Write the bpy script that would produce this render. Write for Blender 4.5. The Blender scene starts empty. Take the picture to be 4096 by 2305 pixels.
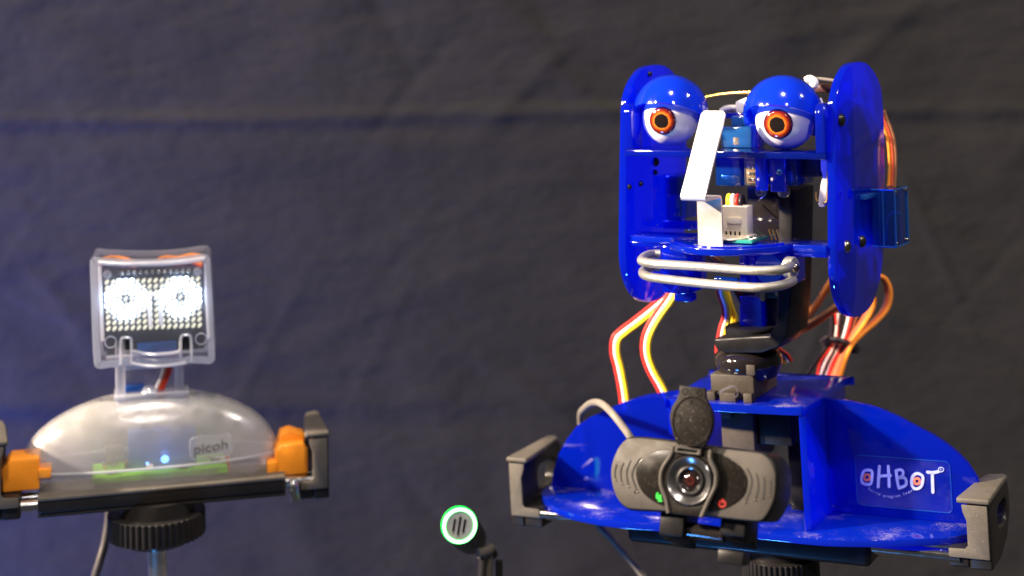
import bpy, bmesh, math, random
from mathutils import Vector, Matrix, Euler
random.seed(7)
sc = bpy.context.scene
COL = sc.collection
# ------------------------------------------------------------------ camera
D = 800.0                      # mm from the lens to the robots' plane
S = 515.2 / 4096               # mm per photograph pixel on that plane
cd = bpy.data.cameras.new('camera'); cam = bpy.data.objects.new('camera', cd); COL.objects.link(cam)
cam.location = (0, -D / 1000, 0); cam.rotation_euler = (math.radians(90), 0, 0)
cd.sensor_width = 36; cd.lens = 36 * D / 515.2; cd.shift_y = -1152.5 / 4096
cd.clip_start = 0.05; cd.clip_end = 20
cd.dof.use_dof = True; cd.dof.focus_distance = 0.745; cd.dof.aperture_fstop = 6.0
sc.camera = cam
# ------------------------------------------------------------------ light
w = bpy.data.worlds.new('World'); sc.world = w; w.use_nodes = True
w.node_tree.nodes['Background'].inputs[0].default_value = (0.75, 0.72, 0.72, 1)
w.node_tree.nodes['Background'].inputs[1].default_value = 0.05
def lamp(name, d, dist, power, color, size, target=(0.08, 0, -0.15)):
    l = bpy.data.lights.new(name, 'AREA'); l.shape = 'DISK'; l.size = size; l.energy = power; l.color = color
    o = bpy.data.objects.new(name, l); COL.objects.link(o)
    v = Vector(d).normalized(); o.location = Vector(target) + v * dist
    o.rotation_euler = v.to_track_quat('Z', 'Y').to_euler(); return o
lamp('left_front_spot', (-0.73, -0.41, 0.52), 2.2, 20, (1.0, 0.84, 0.68), 0.12)
lamp('key_spot', (-0.92, -0.16, 0.42), 3.6, 520, (1.0, 0.80, 0.60), 0.21)
lamp('top_spot', (-0.03, -0.42, 0.93), 2.2, 30, (1.0, 0.86, 0.74), 0.13)
lamp('right_spot', (0.66, -0.20, 0.73), 2.2, 18, (1.0, 0.88, 0.78), 0.13)
lamp('front_spot', (0.06, -0.8, 0.57), 2.2, 9, (1.0, 0.88, 0.78), 0.09)
bl_ = lamp('blue_stage_light', (-0.45, -0.80, -0.40), 0.50, 15.0, (0.03, 0.10, 1.0), 0.10, (-0.66, 0.45, -0.36)); bl_.data.spread = math.radians(100)
lamp('blue_low_light', (-0.55, -0.45, -0.75), 1.3, 5.5, (0.08, 0.35, 1.0), 0.12, (0.05, 0, -0.22))
sc.view_settings.view_transform = 'Standard'; sc.view_settings.look = 'None'
sc.view_settings.exposure = 0.32; sc.view_settings.gamma = 1
sc.render.engine = 'CYCLES'
sc.cycles.transparent_max_bounces = 24; sc.cycles.max_bounces = 10; sc.cycles.transmission_bounces = 8
sc.cycles.caustics_reflective = False; sc.cycles.caustics_refractive = False

# ------------------------------------------------------------------ frames: real planes in which outlines are measured
class Fr:
    def __init__(s, O, yaw=0, roll=0, pitch=0):
        s.M = Matrix.Translation(Vector(O)) @ Matrix.Rotation(math.radians(yaw), 4, 'Z') @ Matrix.Rotation(math.radians(roll), 4, 'Y') @ Matrix.Rotation(math.radians(pitch), 4, 'X')
        s.I = s.M.inverted()
        s.Mm = s.M.copy(); s.Mm.translation = s.M.translation * 0.001
    def ray(s, px, py):
        o = s.I @ Vector((0, -D, 0)); e = s.I @ Vector(((px - 2048) * S, 0, -py * S)); return o, e - o
    def on(s, px, py, ax, v):
        o, d = s.ray(px, py); t = (v - o[ax]) / d[ax]; return o + d * t
    def sph(s, px, py, C, R):
        o, d = s.ray(px, py); d.normalize(); oc = o - Vector(C); b = oc.dot(d); c = oc.dot(oc) - R * R
        q = max(0, b * b - c); return o + d * (-b - math.sqrt(q))
def Wp(px, py, Y=0):
    k = (Y + D) / D; return Vector(((px - 2048) * S * k, Y, -py * S * k))
WORLD = Fr((0, 0, 0))
H0 = Fr(Wp(2905, 620), -32, -2); H = Fr(H0.M @ Vector((11, 0, 0)), -32, -2)     # blue robot's head
T = Fr(Wp(2900, 1600), -28, -3.5)                                                # its torso
P = Fr(Wp(604, 1832, 70), 14, -1)                                                # clear robot's body
PH = Fr(Wp(610, 1225, 70), 10, -2.2)                                             # clear robot's head
WC = Fr(T.on(2775, 1922, 1, -42), -27, -1.0, -16)                                  # webcam
MI = Fr(Wp(1837, 2101, 30), 12, 4, -6)                                           # microphone

# ------------------------------------------------------------------ materials
def new(name):
    m = bpy.data.materials.new(name); m.use_nodes = True; m.node_tree.nodes.clear(); return m, m.node_tree
def pr(nt, base, rough=.4, metal=0, coat=0, spec=.5, em=None, es=0, trans=0, ior=1.45):
    p = nt.nodes.new('ShaderNodeBsdfPrincipled'); i = p.inputs
    i['Base Color'].default_value = (*base, 1); i['Roughness'].default_value = rough; i['Metallic'].default_value = metal
    i['Coat Weight'].default_value = coat; i['Coat Roughness'].default_value = .05; i['Specular IOR Level'].default_value = spec
    i['Transmission Weight'].default_value = trans; i['IOR'].default_value = ior
    if em: i['Emission Color'].default_value = (*em, 1); i['Emission Strength'].default_value = es
    return p
def out(nt, sh):
    o = nt.nodes.new('ShaderNodeOutputMaterial'); nt.links.new(sh, o.inputs[0])
def noise(nt, scale, detail=4, rough=.6, dims=None):
    t = nt.nodes.new('ShaderNodeTexCoord'); n = nt.nodes.new('ShaderNodeTexNoise')
    n.inputs['Scale'].default_value = scale; n.inputs['Detail'].default_value = detail; n.inputs['Roughness'].default_value = rough
    if dims:
        mp = nt.nodes.new('ShaderNodeMapping'); mp.inputs['Scale'].default_value = dims
        nt.links.new(t.outputs['Object'], mp.inputs[0]); nt.links.new(mp.outputs[0], n.inputs['Vector'])
    else: nt.links.new(t.outputs['Object'], n.inputs['Vector'])
    return n
def ramp(nt, src, stops):
    r = nt.nodes.new('ShaderNodeValToRGB'); nt.links.new(src, r.inputs[0]); e = r.color_ramp.elements
    while len(e) < len(stops): e.new(.5)
    for k, (p, c) in enumerate(stops): e[k].position = p; e[k].color = (*c, 1) if len(c) == 3 else c
    return r
def bump(nt, src, node, strength, dist):
    b = nt.nodes.new('ShaderNodeBump'); b.inputs['Strength'].default_value = strength; b.inputs['Distance'].default_value = dist
    nt.links.new(src, b.inputs['Height']); nt.links.new(b.outputs[0], node.inputs['Normal'])
def mixc(nt, f, a, b):
    m = nt.nodes.new('ShaderNodeMix'); m.data_type = 'RGBA'; nt.links.new(f, m.inputs[0])
    for s_, v in ((m.inputs[6], a), (m.inputs[7], b)):
        if isinstance(v, tuple): s_.default_value = (*v, 1)
        else: nt.links.new(v, s_)
    return m.outputs[2]
def plain(name, base, rough=.4, metal=0, coat=0, nscale=900, nstr=.0, var=.12, spec=.32, dust=0.0):
    m, nt = new(name); p = pr(nt, base, rough, metal, coat, spec)
    n = noise(nt, 60, 3)
    r = ramp(nt, n.outputs[0], [(.35, tuple(c * (1 - var) for c in base)), (.65, tuple(min(1, c * (1 + var)) for c in base))])
    src = r.outputs[0]
    if dust:
        d = noise(nt, 2200, 1, .5); dr = ramp(nt, d.outputs[0], [(.72 - dust * .06, (0, 0, 0)), (.80 - dust * .06, (.8, .8, .8))])
        src = mixc(nt, dr.outputs[0], src, (.24, .21, .19))
    nt.links.new(src, p.inputs['Base Color'])
    rr = ramp(nt, noise(nt, 180, 4).outputs[0], [(.3, (rough * .8,) * 3), (.7, (min(1, rough * 1.25),) * 3)])
    nt.links.new(rr.outputs[0], p.inputs['Roughness'])
    if nstr: bump(nt, noise(nt, nscale, 3).outputs[0], p, nstr, .0002)
    out(nt, p.outputs[0]); return m
def acrylic(name, base, tint, see=.25, tl=.35, rough=.07, dust=0.0, fres=1.0):
    m, nt = new(name); p = pr(nt, base, rough, 0, 0, .6)
    t = nt.nodes.new('ShaderNodeBsdfTranslucent'); t.inputs[0].default_value = (*base, 1)
    c = nt.nodes.new('ShaderNodeBsdfTransparent'); c.inputs[0].default_value = (*tint, 1)
    a = nt.nodes.new('ShaderNodeMixShader'); a.inputs[0].default_value = tl
    b = nt.nodes.new('ShaderNodeMixShader'); b.inputs[0].default_value = see
    g = nt.nodes.new('ShaderNodeBsdfGlossy'); g.inputs['Roughness'].default_value = rough
    fw = nt.nodes.new('ShaderNodeLayerWeight'); fw.inputs[0].default_value = .5
    pw = nt.nodes.new('ShaderNodeMath'); pw.operation = 'POWER'; pw.inputs[1].default_value = 4.5; nt.links.new(fw.outputs['Facing'], pw.inputs[0])
    lw = nt.nodes.new('ShaderNodeMath'); lw.operation = 'MULTIPLY_ADD'; lw.inputs[1].default_value = .85 * fres; lw.inputs[2].default_value = .065 * fres; nt.links.new(pw.outputs[0], lw.inputs[0])
    cc = nt.nodes.new('ShaderNodeMixShader')
    nt.links.new(p.outputs[0], a.inputs[1]); nt.links.new(t.outputs[0], a.inputs[2])
    nt.links.new(a.outputs[0], b.inputs[1]); nt.links.new(c.outputs[0], b.inputs[2])
    nt.links.new(lw.outputs[0], cc.inputs[0]); nt.links.new(b.outputs[0], cc.inputs[1]); nt.links.new(g.outputs[0], cc.inputs[2])
    sm = noise(nt, 120, 5); rr = ramp(nt, sm.outputs[0], [(.35, (rough * .6,) * 3), (.7, (rough * 2.0,) * 3)])
    nt.links.new(rr.outputs[0], g.inputs['Roughness'])
    last = cc.outputs[0]
    if dust:
        d = noise(nt, 1700, 2, .6); big = noise(nt, 45, 3)
        mu = nt.nodes.new('ShaderNodeMath'); mu.operation = 'MULTIPLY'; nt.links.new(d.outputs[0], mu.inputs[0]); nt.links.new(big.outputs[0], mu.inputs[1])
        dr = ramp(nt, mu.outputs[0], [(.38 - dust * .05, (0, 0, 0)), (.50 - dust * .05, (.6, .6, .6))])
        geo = nt.nodes.new('ShaderNodeNewGeometry'); sx = nt.nodes.new('ShaderNodeSeparateXYZ'); nt.links.new(geo.outputs['Normal'], sx.inputs[0])
        up = nt.nodes.new('ShaderNodeMath'); up.operation = 'GREATER_THAN'; up.inputs[1].default_value = .3; nt.links.new(sx.outputs[2], up.inputs[0])
        m2 = nt.nodes.new('ShaderNodeMath'); m2.operation = 'MULTIPLY'; nt.links.new(dr.outputs[0], m2.inputs[0]); nt.links.new(up.outputs[0], m2.inputs[1])
        df = nt.nodes.new('ShaderNodeBsdfDiffuse'); df.inputs[0].default_value = (.55, .5, .55, 1)
        dm = nt.nodes.new('ShaderNodeMixShader'); nt.links.new(m2.outputs[0], dm.inputs[0]); nt.links.new(last, dm.inputs[1]); nt.links.new(df.outputs[0], dm.inputs[2]); last = dm.outputs[0]
    out(nt, last); return m
def glow(name, c, s):
    m, nt = new(name); p = pr(nt, tuple(x * .15 for x in c), .4, em=c, es=s); out(nt, p.outputs[0]); return m

M = {}
M['blue'] = acrylic('blue_acrylic', (.002, .032, .84), (.09, .14, .97), .58, .60, .05)
M['blue_dusty'] = acrylic('dusty_blue_acrylic', (.003, .034, .70), (.03, .10, .95), .38, .50, .06, 1.0)
M['blue_clear'] = acrylic('clearer_blue_acrylic', (.003, .035, .70), (.14, .20, .97), .72, .50, .04, 0, 1.5)
M['lid'] = acrylic('eyelid_blue_plastic', (.006, .070, .85), (.16, .36, 1.0), .40, .50, .08)
M['servo_blue'] = acrylic('clear_blue_servo_plastic', (.006, .07, .42), (.16, .36, .95), .66, .40, .05)
M['servo_light'] = acrylic('light_blue_servo_plastic', (.03, .20, .66), (.30, .58, .98), .50, .35, .08)
M['servo_dark'] = plain('dark_servo_gears', (.012, .02, .05), .3, 0, .3)
M['amber_board'] = plain('amber_circuit_board', (.42, .28, .12), .35, 0, .5, var=.5)
M['white'] = plain('white_nylon', (.78, .76, .74), .38, 0, 0, 600, .2, .04)
M['eyeball'] = plain('eyeball_gloss_plastic', (.80, .78, .77), .33, 0, .15, var=.02)
M['alu'] = plain('brushed_aluminium', (.86, .83, .79), .30, .9, 0, var=.05)
M['nose'] = plain('white_coated_aluminium', (.66, .63, .60), .40, .55, .1, var=.03)
M['silver'] = plain('silver_painted_tube', (.36, .35, .33), .46, .70, 0, 1600, .7, .08)
M['screw'] = plain('steel_screw', (.42, .38, .32), .22, 1, 0)
M['blackscrew'] = plain('black_screw', (.03, .03, .03), .22, .6, .4)
M['black'] = plain('black_plastic', (.010, .0098, .011), .36, 0, 0, 900, .2, .2, spec=.2)
M['black_gloss'] = plain('glossy_black_plastic', (.012, .010, .010), .12, 0, .6)
M['brownblack'] = plain('worn_black_plastic', (.05, .042, .034), .5, 0, 0, 1200, .4, .15, dust=.2)
M['clampgrey'] = plain('grey_clamp_plastic', (.082, .074, .064), .5, 0, .05, 1200, .4, .12, dust=.4)
M['clampblack'] = plain('black_clamp_plastic', (.012, .011, .011), .36, 0, .1, 1200, .3, .12)
M['camgrey'] = plain('webcam_grey_plastic', (.046, .041, .036), .50, .05, 0, 2400, .5, .08, dust=.35)
M['camdark'] = plain('webcam_dark_panel', (.008, .007, .006), .20, 0, 0, dust=.3, spec=.3)
M['flap'] = plain('privacy_flap_plastic', (.007, .006, .0052), .42, 0, 0, 1500, .3, .1, dust=.25, spec=.12)
M['lensring'] = plain('bright_lens_ring', (.20, .20, .21), .22, .9, 0, var=.05)
M['glass'] = plain('dark_lens_glass', (.01, .006, .006), .04, 0, 1)
M['chrome'] = plain('chrome_rod', (.70, .72, .76), .12, 1, 0, var=.03)
M['yellow'] = plain('yellow_wire', (.88, .62, .02), .4)
M['whitewire'] = plain('white_wire', (.90, .88, .84), .4)
M['red'] = plain('red_wire', (.65, .04, .03), .4)
M['orange'] = plain('orange_wire', (.80, .26, .03), .4)
M['redorange'] = plain('red_orange_wire', (.62, .10, .04), .4)
M['brown'] = plain('brown_wire', (.30, .13, .06), .4)
M['blackwire'] = plain('black_wire', (.02, .015, .02), .35)
M['brass'] = plain('brass_rod', (.75, .48, .12), .3, .8)
M['greycable'] = plain('grey_cable', (.19, .17, .15), .45, 0, 0, 900, .2)
M['darkcable'] = plain('dark_cable', (.05, .045, .05), .45)
M['cream'] = plain('cream_connector_plastic', (.74, .66, .54), .42)
M['pcbgreen'] = plain('green_circuit_board', (.20, .52, .02), .35, 0, .2, var=.3)
M['pcbteal'] = plain('teal_circuit_board', (.02, .22, .18), .3, 0, .4, var=.3)
M['pcbblack'] = plain('black_circuit_board', (.02, .02, .03), .32, 0, .3)
M['printorange'] = plain('orange_printed_plastic', (.90, .31, .025), .42, 0, .1, var=.08)
M['solder'] = plain('solder_metal', (.75, .70, .62), .25, 1)
M['led_off_glow'] = glow('unlit_led_added_glow', (1.0, .96, .70), .95)  # unlit lenses get an added glow so they look brightly lit
M['led_on'] = glow('lit_led', (.62, .80, 1.0), 17)
M['ring'] = glow('green_light_ring', (.62, 1.0, .76), 3.2)
M['ringedge'] = glow('green_ring_edge', (.01, 1.0, .08), 1.6)
M['icon_green'] = glow('green_icon_light', (.04, 1.0, .08), .75)
M['icon_red'] = glow('red_icon_light', (1.0, .05, .04), .6)
M['blue_led'] = glow('blue_status_light', (.10, .30, 1.0), 6)
M['print_white'] = plain('white_print', (.30, .36, .80), .5, var=.35)
M['print_red'] = plain('red_print', (.55, .14, .10), .5)
M['print_dark'] = plain('dark_print', (.11, .105, .105), .5)
M['meshgrey'] = plain('grey_mic_face', (.42, .41, .38), .45, .2)
M['slot'] = plain('dark_slot', (.006, .006, .006), .6)
M['clear'] = acrylic('clear_plastic', (.72, .74, .82), (.97, .97, 1.0), .93, .5, .06)
M['clearedge'] = acrylic('frosted_clear_plastic', (.80, .82, .90), (.93, .94, .98), .55, .5, .12)
M['dome'] = acrylic('frosted_dome_plastic', (.86, .84, .82), (.96, .96, .98), .77, .45, .24)
M['sticker'] = acrylic('clear_sticker', (.7, .7, .72), (.9, .9, .92), .70, .2, .2)
M['stickerblue'] = acrylic('clear_label', (.01, .05, .70), (.99, .99, 1.0), .985, .2, .3, 0, .2)
# fabric
def cloth():
    m, nt = new('black_stage_cloth'); p = pr(nt, (.05, .048, .05), .9, 0, 0, .2)
    n = noise(nt, 9, 6, .65); r = ramp(nt, n.outputs[0], [(.3, (.0046, .0046, .0043)), (.7, (.0084, .0082, .0077))])
    nt.links.new(r.outputs[0], p.inputs['Base Color'])
    wv = noise(nt, 700, 2, .5); n2 = noise(nt, 14, 6, .6, (1, 1, 2.2))
    ad = nt.nodes.new('ShaderNodeMath'); ad.operation = 'MULTIPLY_ADD'; ad.inputs[1].default_value = .05
    nt.links.new(wv.outputs[0], ad.inputs[0]); nt.links.new(n2.outputs[0], ad.inputs[2])
    bump(nt, ad.outputs[0], p, .5, .012)
    p.inputs['Sheen Weight'].default_value = .15; p.inputs['Sheen Roughness'].default_value = .5
    out(nt, p.outputs[0]); return m
M['cloth'] = cloth()
def iris():
    m, nt = new('orange_iris'); p = pr(nt, (.8, .2, .02), .12, 0, .8)
    t = nt.nodes.new('ShaderNodeTexCoord'); mp = nt.nodes.new('ShaderNodeSeparateXYZ'); nt.links.new(t.outputs['UV'], mp.inputs[0])
    nz = noise(nt, 420, 3, .7); ad = nt.nodes.new('ShaderNodeMath'); ad.operation = 'MULTIPLY_ADD'; ad.inputs[1].default_value = .22
    nt.links.new(nz.outputs[0], ad.inputs[0])
    sb = nt.nodes.new('ShaderNodeMath'); sb.operation = 'SUBTRACT'; sb.inputs[1].default_value = .11; nt.links.new(mp.outputs[0], sb.inputs[0]); nt.links.new(sb.outputs[0], ad.inputs[2])
    r = ramp(nt, ad.outputs[0], [(0, (.010, .007, .007)), (.50, (.010, .007, .007)), (.56, (.74, .20, .02)), (.66, (.42, .055, .010)), (.78, (.15, .010, .007)), (1, (.03, .003, .003))])
    nt.links.new(r.outputs[0], p.inputs['Base Color']); out(nt, p.outputs[0]); return m
M['iris'] = iris()

# ------------------------------------------------------------------ mesh helpers (millimetres in, metres out)
def bevel(bm, w_, seg=2, ang=35):
    if w_ <= 0: return bm
    es = [e for e in bm.edges if len(e.link_faces) == 2 and e.calc_face_angle(0) > math.radians(ang)]
    if es: bmesh.ops.bevel(bm, geom=es, offset=w_, segments=seg, affect='EDGES', profile=.5, clamp_overlap=True)
    return bm
def box(x0, x1, y0, y1, z0, z1, bv=.5, seg=2, bm=None):
    b = bmesh.new(); bmesh.ops.create_cube(b, size=1)
    for v in b.verts: v.co = Vector(((x0 + x1) / 2 + v.co.x * abs(x1 - x0), (y0 + y1) / 2 + v.co.y * abs(y1 - y0), (z0 + z1) / 2 + v.co.z * abs(z1 - z0)))
    bevel(b, bv, seg); return join(bm, b)
def join(bm, b):
    if bm is None: return b
    me = bpy.data.meshes.new('t'); b.to_mesh(me); bm.from_mesh(me); bpy.data.meshes.remove(me); b.free(); return bm
def spline(pts, n=6, closed=False):
    pts = [Vector(p) for p in pts]; N = len(pts); o = []
    for i in range(N if closed else N - 1):
        g = (lambda k: pts[k % N]) if closed else (lambda k: pts[max(0, min(N - 1, k))])
        a, b, c, d = g(i - 1), g(i), g(i + 1), g(i + 2)
        for j in range(n):
            t = j / n
            o.append(.5 * ((2 * b) + (c - a) * t + (2 * a - 5 * b + 4 * c - d) * t * t + (3 * b - a - 3 * c + d) * t ** 3))
    if not closed: o.append(pts[-1].copy())
    return o
def prism(outl, ax, a, b, bv=.4, seg=2, holes=(), bm=None):
    """outline of 2-D points in the plane normal to axis ax, extruded from a to b"""
    bb = bmesh.new()
    def mk(p, v):
        c = [p[0], p[1]]; c.insert(ax, v); return bb.verts.new(c)
    if not holes:
        v0 = [mk(p, a) for p in outl]; f = bb.faces.new(v0)
        r = bmesh.ops.extrude_face_region(bb, geom=[f])
        vs = [g for g in r['geom'] if isinstance(g, bmesh.types.BMVert)]
        d = [0, 0, 0]; d[ax] = b - a; bmesh.ops.translate(bb, verts=vs, vec=d)
    else:
        es = []
        for lp in [outl] + list(holes):
            vv = [mk(p, a) for p in lp]
            for i in range(len(vv)): es.append(bb.edges.new((vv[i], vv[(i + 1) % len(vv)])))
        bmesh.ops.triangle_fill(bb, use_beauty=True, edges=es)
        r = bmesh.ops.extrude_face_region(bb, geom=bb.faces[:])
        vs = [g for g in r['geom'] if isinstance(g, bmesh.types.BMVert)]
        d = [0, 0, 0]; d[ax] = b - a; bmesh.ops.translate(bb, verts=vs, vec=d)
    bmesh.ops.recalc_face_normals(bb, faces=bb.faces[:])
    if bv: bevel(bb, bv, seg, 50)
    return join(bm, bb)
def rrect(x0, x1, z0, z1, r, n=5):
    o = []
    for cx, cz, a0 in ((x1 - r, z1 - r, 0), (x0 + r, z1 - r, 90), (x0 + r, z0 + r, 180), (x1 - r, z0 + r, 270)):
        for k in range(n + 1):
            a = math.radians(a0 + 90 * k / n); o.append((cx + r * math.cos(a), cz + r * math.sin(a)))
    return o
def circ(cx, cz, r, n=24, rz=None):
    return [(cx + r * math.cos(2 * math.pi * k / n), cz + (rz or r) * math.sin(2 * math.pi * k / n)) for k in range(n)]
def tube(pts, r, seg=10, sm=6, closed=False, flat=1.0, bm=None, up=None, caps=True):
    P_ = spline(pts, sm, closed) if sm else [Vector(p) for p in pts]
    b = bmesh.new(); rings = []; n = len(P_); ref = Vector(up or (0, 0, 1)); last = None
    for i, p in enumerate(P_):
        t = (P_[(i + 1) % n] - P_[i - 1]) if closed else (P_[min(n - 1, i + 1)] - P_[max(0, i - 1)])
        t.normalize()
        if last is None:
            u = ref - t * ref.dot(t)
            if u.length < .05: u = Vector((1, 0, 0)) - t * t.x
        else: u = last - t * last.dot(t)
        u.normalize(); last = u; v = t.cross(u)
        rr = r[min(len(r) - 1, int(i * len(r) / n))] if isinstance(r, (list, tuple)) else r
        rings.append([b.verts.new(p + u * (math.cos(2 * math.pi * k / seg) * rr) + v * (math.sin(2 * math.pi * k / seg) * rr * flat)) for k in range(seg)])
    for i in range(n if closed else n - 1):
        A, B = rings[i], rings[(i + 1) % n]
        for k in range(seg): b.faces.new((A[k], A[(k + 1) % seg], B[(k + 1) % seg], B[k]))
    if not closed and caps:
        b.faces.new(rings[0][::-1]); b.faces.new(rings[-1])
    bmesh.ops.recalc_face_normals(b, faces=b.faces[:]); return join(bm, b)
def lathe(prof, C=(0, 0, 0), axis=(0, 0, 1), n=40, bm=None, ribs=0, rib=0):
    """profile of (radius, height) turned about axis through C"""
    b = bmesh.new(); A = Vector(axis).normalized(); q = A.to_track_quat('Z', 'Y').to_matrix(); rings = []
    for r, h in prof:
        if r < 1e-6: rings.append([b.verts.new(Vector(C) + q @ Vector((0, 0, h)))])
        else:
            ring = []
            for k in range(n):
                rr = r
                if ribs and isinstance(ribs, int): rr = r
                a = 2 * math.pi * k / n; ring.append(b.verts.new(Vector(C) + q @ Vector((rr * math.cos(a), rr * math.sin(a), h))))
            rings.append(ring)
    for X, Y in zip(rings, rings[1:]):
        for k in range(n):
            if len(X) == 1 and len(Y) == 1: continue
            if len(X) == 1: b.faces.new((X[0], Y[k], Y[(k + 1) % n]))
            elif len(Y) == 1: b.faces.new((X[k], X[(k + 1) % n], Y[0]))
            else: b.faces.new((X[k], X[(k + 1) % n], Y[(k + 1) % n], Y[k]))
    if len(rings[0]) > 1: b.faces.new(rings[0][::-1])
    if len(rings[-1]) > 1: b.faces.new(rings[-1])
    bmesh.ops.recalc_face_normals(b, faces=b.faces[:]); return join(bm, b)
def gear(R, r, z0, z1, n, C=(0, 0), bv=.3):
    o = []
    for k in range(n):
        for f, q in ((0, r), (.25, R), (.6, R), (.85, r)):
            a = 2 * math.pi * (k + f) / n; o.append((C[0] + q * math.cos(a), C[1] + q * math.sin(a)))
    return prism(o, 2, z0, z1, bv, 1)
WM = {}
def tag(o, label=None, cat=None, group=None, kind=None):
    for k, v in (('label', label), ('category', cat), ('group', group), ('kind', kind)):
        if v: o[k] = v
    return o
def thing(name, loc, label, cat, group=None, fr=None):
    o = bpy.data.objects.new(name, None); COL.objects.link(o); o.empty_display_size = .02
    mw = Matrix.Translation(Vector(loc) * .001)
    if fr: mw = fr.Mm @ Matrix.Translation(Vector(loc) * .001)
    o.matrix_world = mw; WM[o.name] = mw; return tag(o, label, cat, group)
def part(name, bm, mat, parent=None, fr=WORLD, smooth=40, label=None):
    me = bpy.data.meshes.new(name); 
    for v in bm.verts: v.co *= .001
    bm.to_mesh(me); bm.free()
    if smooth: me.shade_smooth(); me.set_sharp_from_angle(angle=math.radians(smooth))
    me.materials.append(M[mat] if isinstance(mat, str) else mat)
    o = bpy.data.objects.new(name, me); COL.objects.link(o)
    mw = fr.Mm
    if parent is not None:
        o.parent = parent; ml = WM[parent.name].inverted() @ mw; o.matrix_local = ml
    else: o.matrix_local = mw
    WM[o.name] = mw
    if label: o['label'] = label
    return o
def again(o, offs, rot=None):
    """a copy of a part, sharing its mesh, moved by offs millimetres in its own frame"""
    c = o.copy(); COL.objects.link(c); c.parent = o.parent
    mw = WM[o.name] @ Matrix.Translation(Vector(offs) * .001)
    if rot: mw = mw @ rot
    c.matrix_local = WM[o.parent.name].inverted() @ mw; WM[c.name] = mw; return c
def text_bm(s, size, depth, font_shear=0):
    cu = bpy.data.curves.new('txt', 'FONT'); cu.body = s; cu.size = size; cu.extrude = depth; cu.align_x = 'CENTER'; cu.shear = font_shear
    o = bpy.data.objects.new('txt', cu); COL.objects.link(o)
    dg = bpy.context.evaluated_depsgraph_get(); me = bpy.data.meshes.new_from_object(o.evaluated_get(dg))
    b = bmesh.new(); b.from_mesh(me); bpy.data.meshes.remove(me); bpy.data.objects.remove(o); bpy.data.curves.remove(cu)
    for v in b.verts: v.co = Vector((v.co.x, -v.co.z, v.co.y))       # upright, facing -y
    return b
def stroke(pts, wd, y0, y1, sm=5, closed=False, bm=None):
    """flat brush stroke in the x-z plane"""
    L = spline([(p[0], 0, p[1]) for p in pts], sm, closed) if sm else [Vector((p[0], 0, p[1])) for p in pts]
    return tube([Vector((p.x, (y0 + y1) / 2, p.z)) for p in L], wd / 2, 8, 0, closed, abs(y1 - y0) / wd, bm, up=(0, 0, 1)) if False else ribbon(L, wd, y0, y1, closed, bm)
def ribbon(L, wd, y0, y1, closed, bm):
    b = bmesh.new(); n = len(L); R = []
    for i, p in enumerate(L):
        t = (L[(i + 1) % n] - L[i - 1]) if closed else (L[min(n - 1, i + 1)] - L[max(0, i - 1)])
        t.normalize(); nn = Vector((-t.z, 0, t.x)) * (wd / 2)
        R.append([b.verts.new((p.x + s_ * nn.x, y, p.z + s_ * nn.z)) for s_, y in ((1, y0), (-1, y0), (-1, y1), (1, y1))])
    for i in range(n if closed else n - 1):
        A, B = R[i], R[(i + 1) % n]
        for k in range(4): b.faces.new((A[k], A[(k + 1) % 4], B[(k + 1) % 4], B[k]))
    if not closed:
        b.faces.new(R[0][::-1]); b.faces.new(R[-1])
        for p in (L[0], L[-1]):
            c = bmesh.new(); c.free()
            prism(circ(p.x, p.z, wd / 2, 12), 1, min(y0, y1) + .002, max(y0, y1) - .002, 0, bm=b)
    bmesh.ops.recalc_face_normals(b, faces=b.faces[:]); return join(bm, b)
def screw(C, axis, r, h, parent, fr, mat='screw', name='screw'):
    A = Vector(axis).normalized()
    b = lathe([(0, h), (r * .45, h * .97), (r * .8, h * .75), (r, h * .3), (r, 0), (0, 0)], C, axis, 20)
    o = part(name, b, mat, parent, fr)
    q = A.to_track_quat('Z', 'Y').to_matrix()
    c = bmesh.new()
    for s_ in (0, 1):
        t = bmesh.new(); bmesh.ops.create_cube(t, size=1)
        for v in t.verts:
            p = Vector((v.co.x * (r * .9 if s_ else r * .22), v.co.y * (r * .22 if s_ else r * .9), h * .985 + v.co.z * h * .12)); v.co = Vector(C) + q @ p
        c = join(c, t)
    part('cross_slot', c, 'slot', o, fr); return o
def ribbon_wires(pts, mats, r, parent, fr, across, name='wire'):
    """flat ribbon cable: one tube per conductor, laid side by side along direction across"""
    n = len(mats); A = Vector(across)
    for k, mt in enumerate(mats):
        off = A * ((k - (n - 1) / 2) * 2 * r * .98)
        part(name, tube([Vector(p) + off for p in pts], r, 8, 7), mt, parent, fr)

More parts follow.
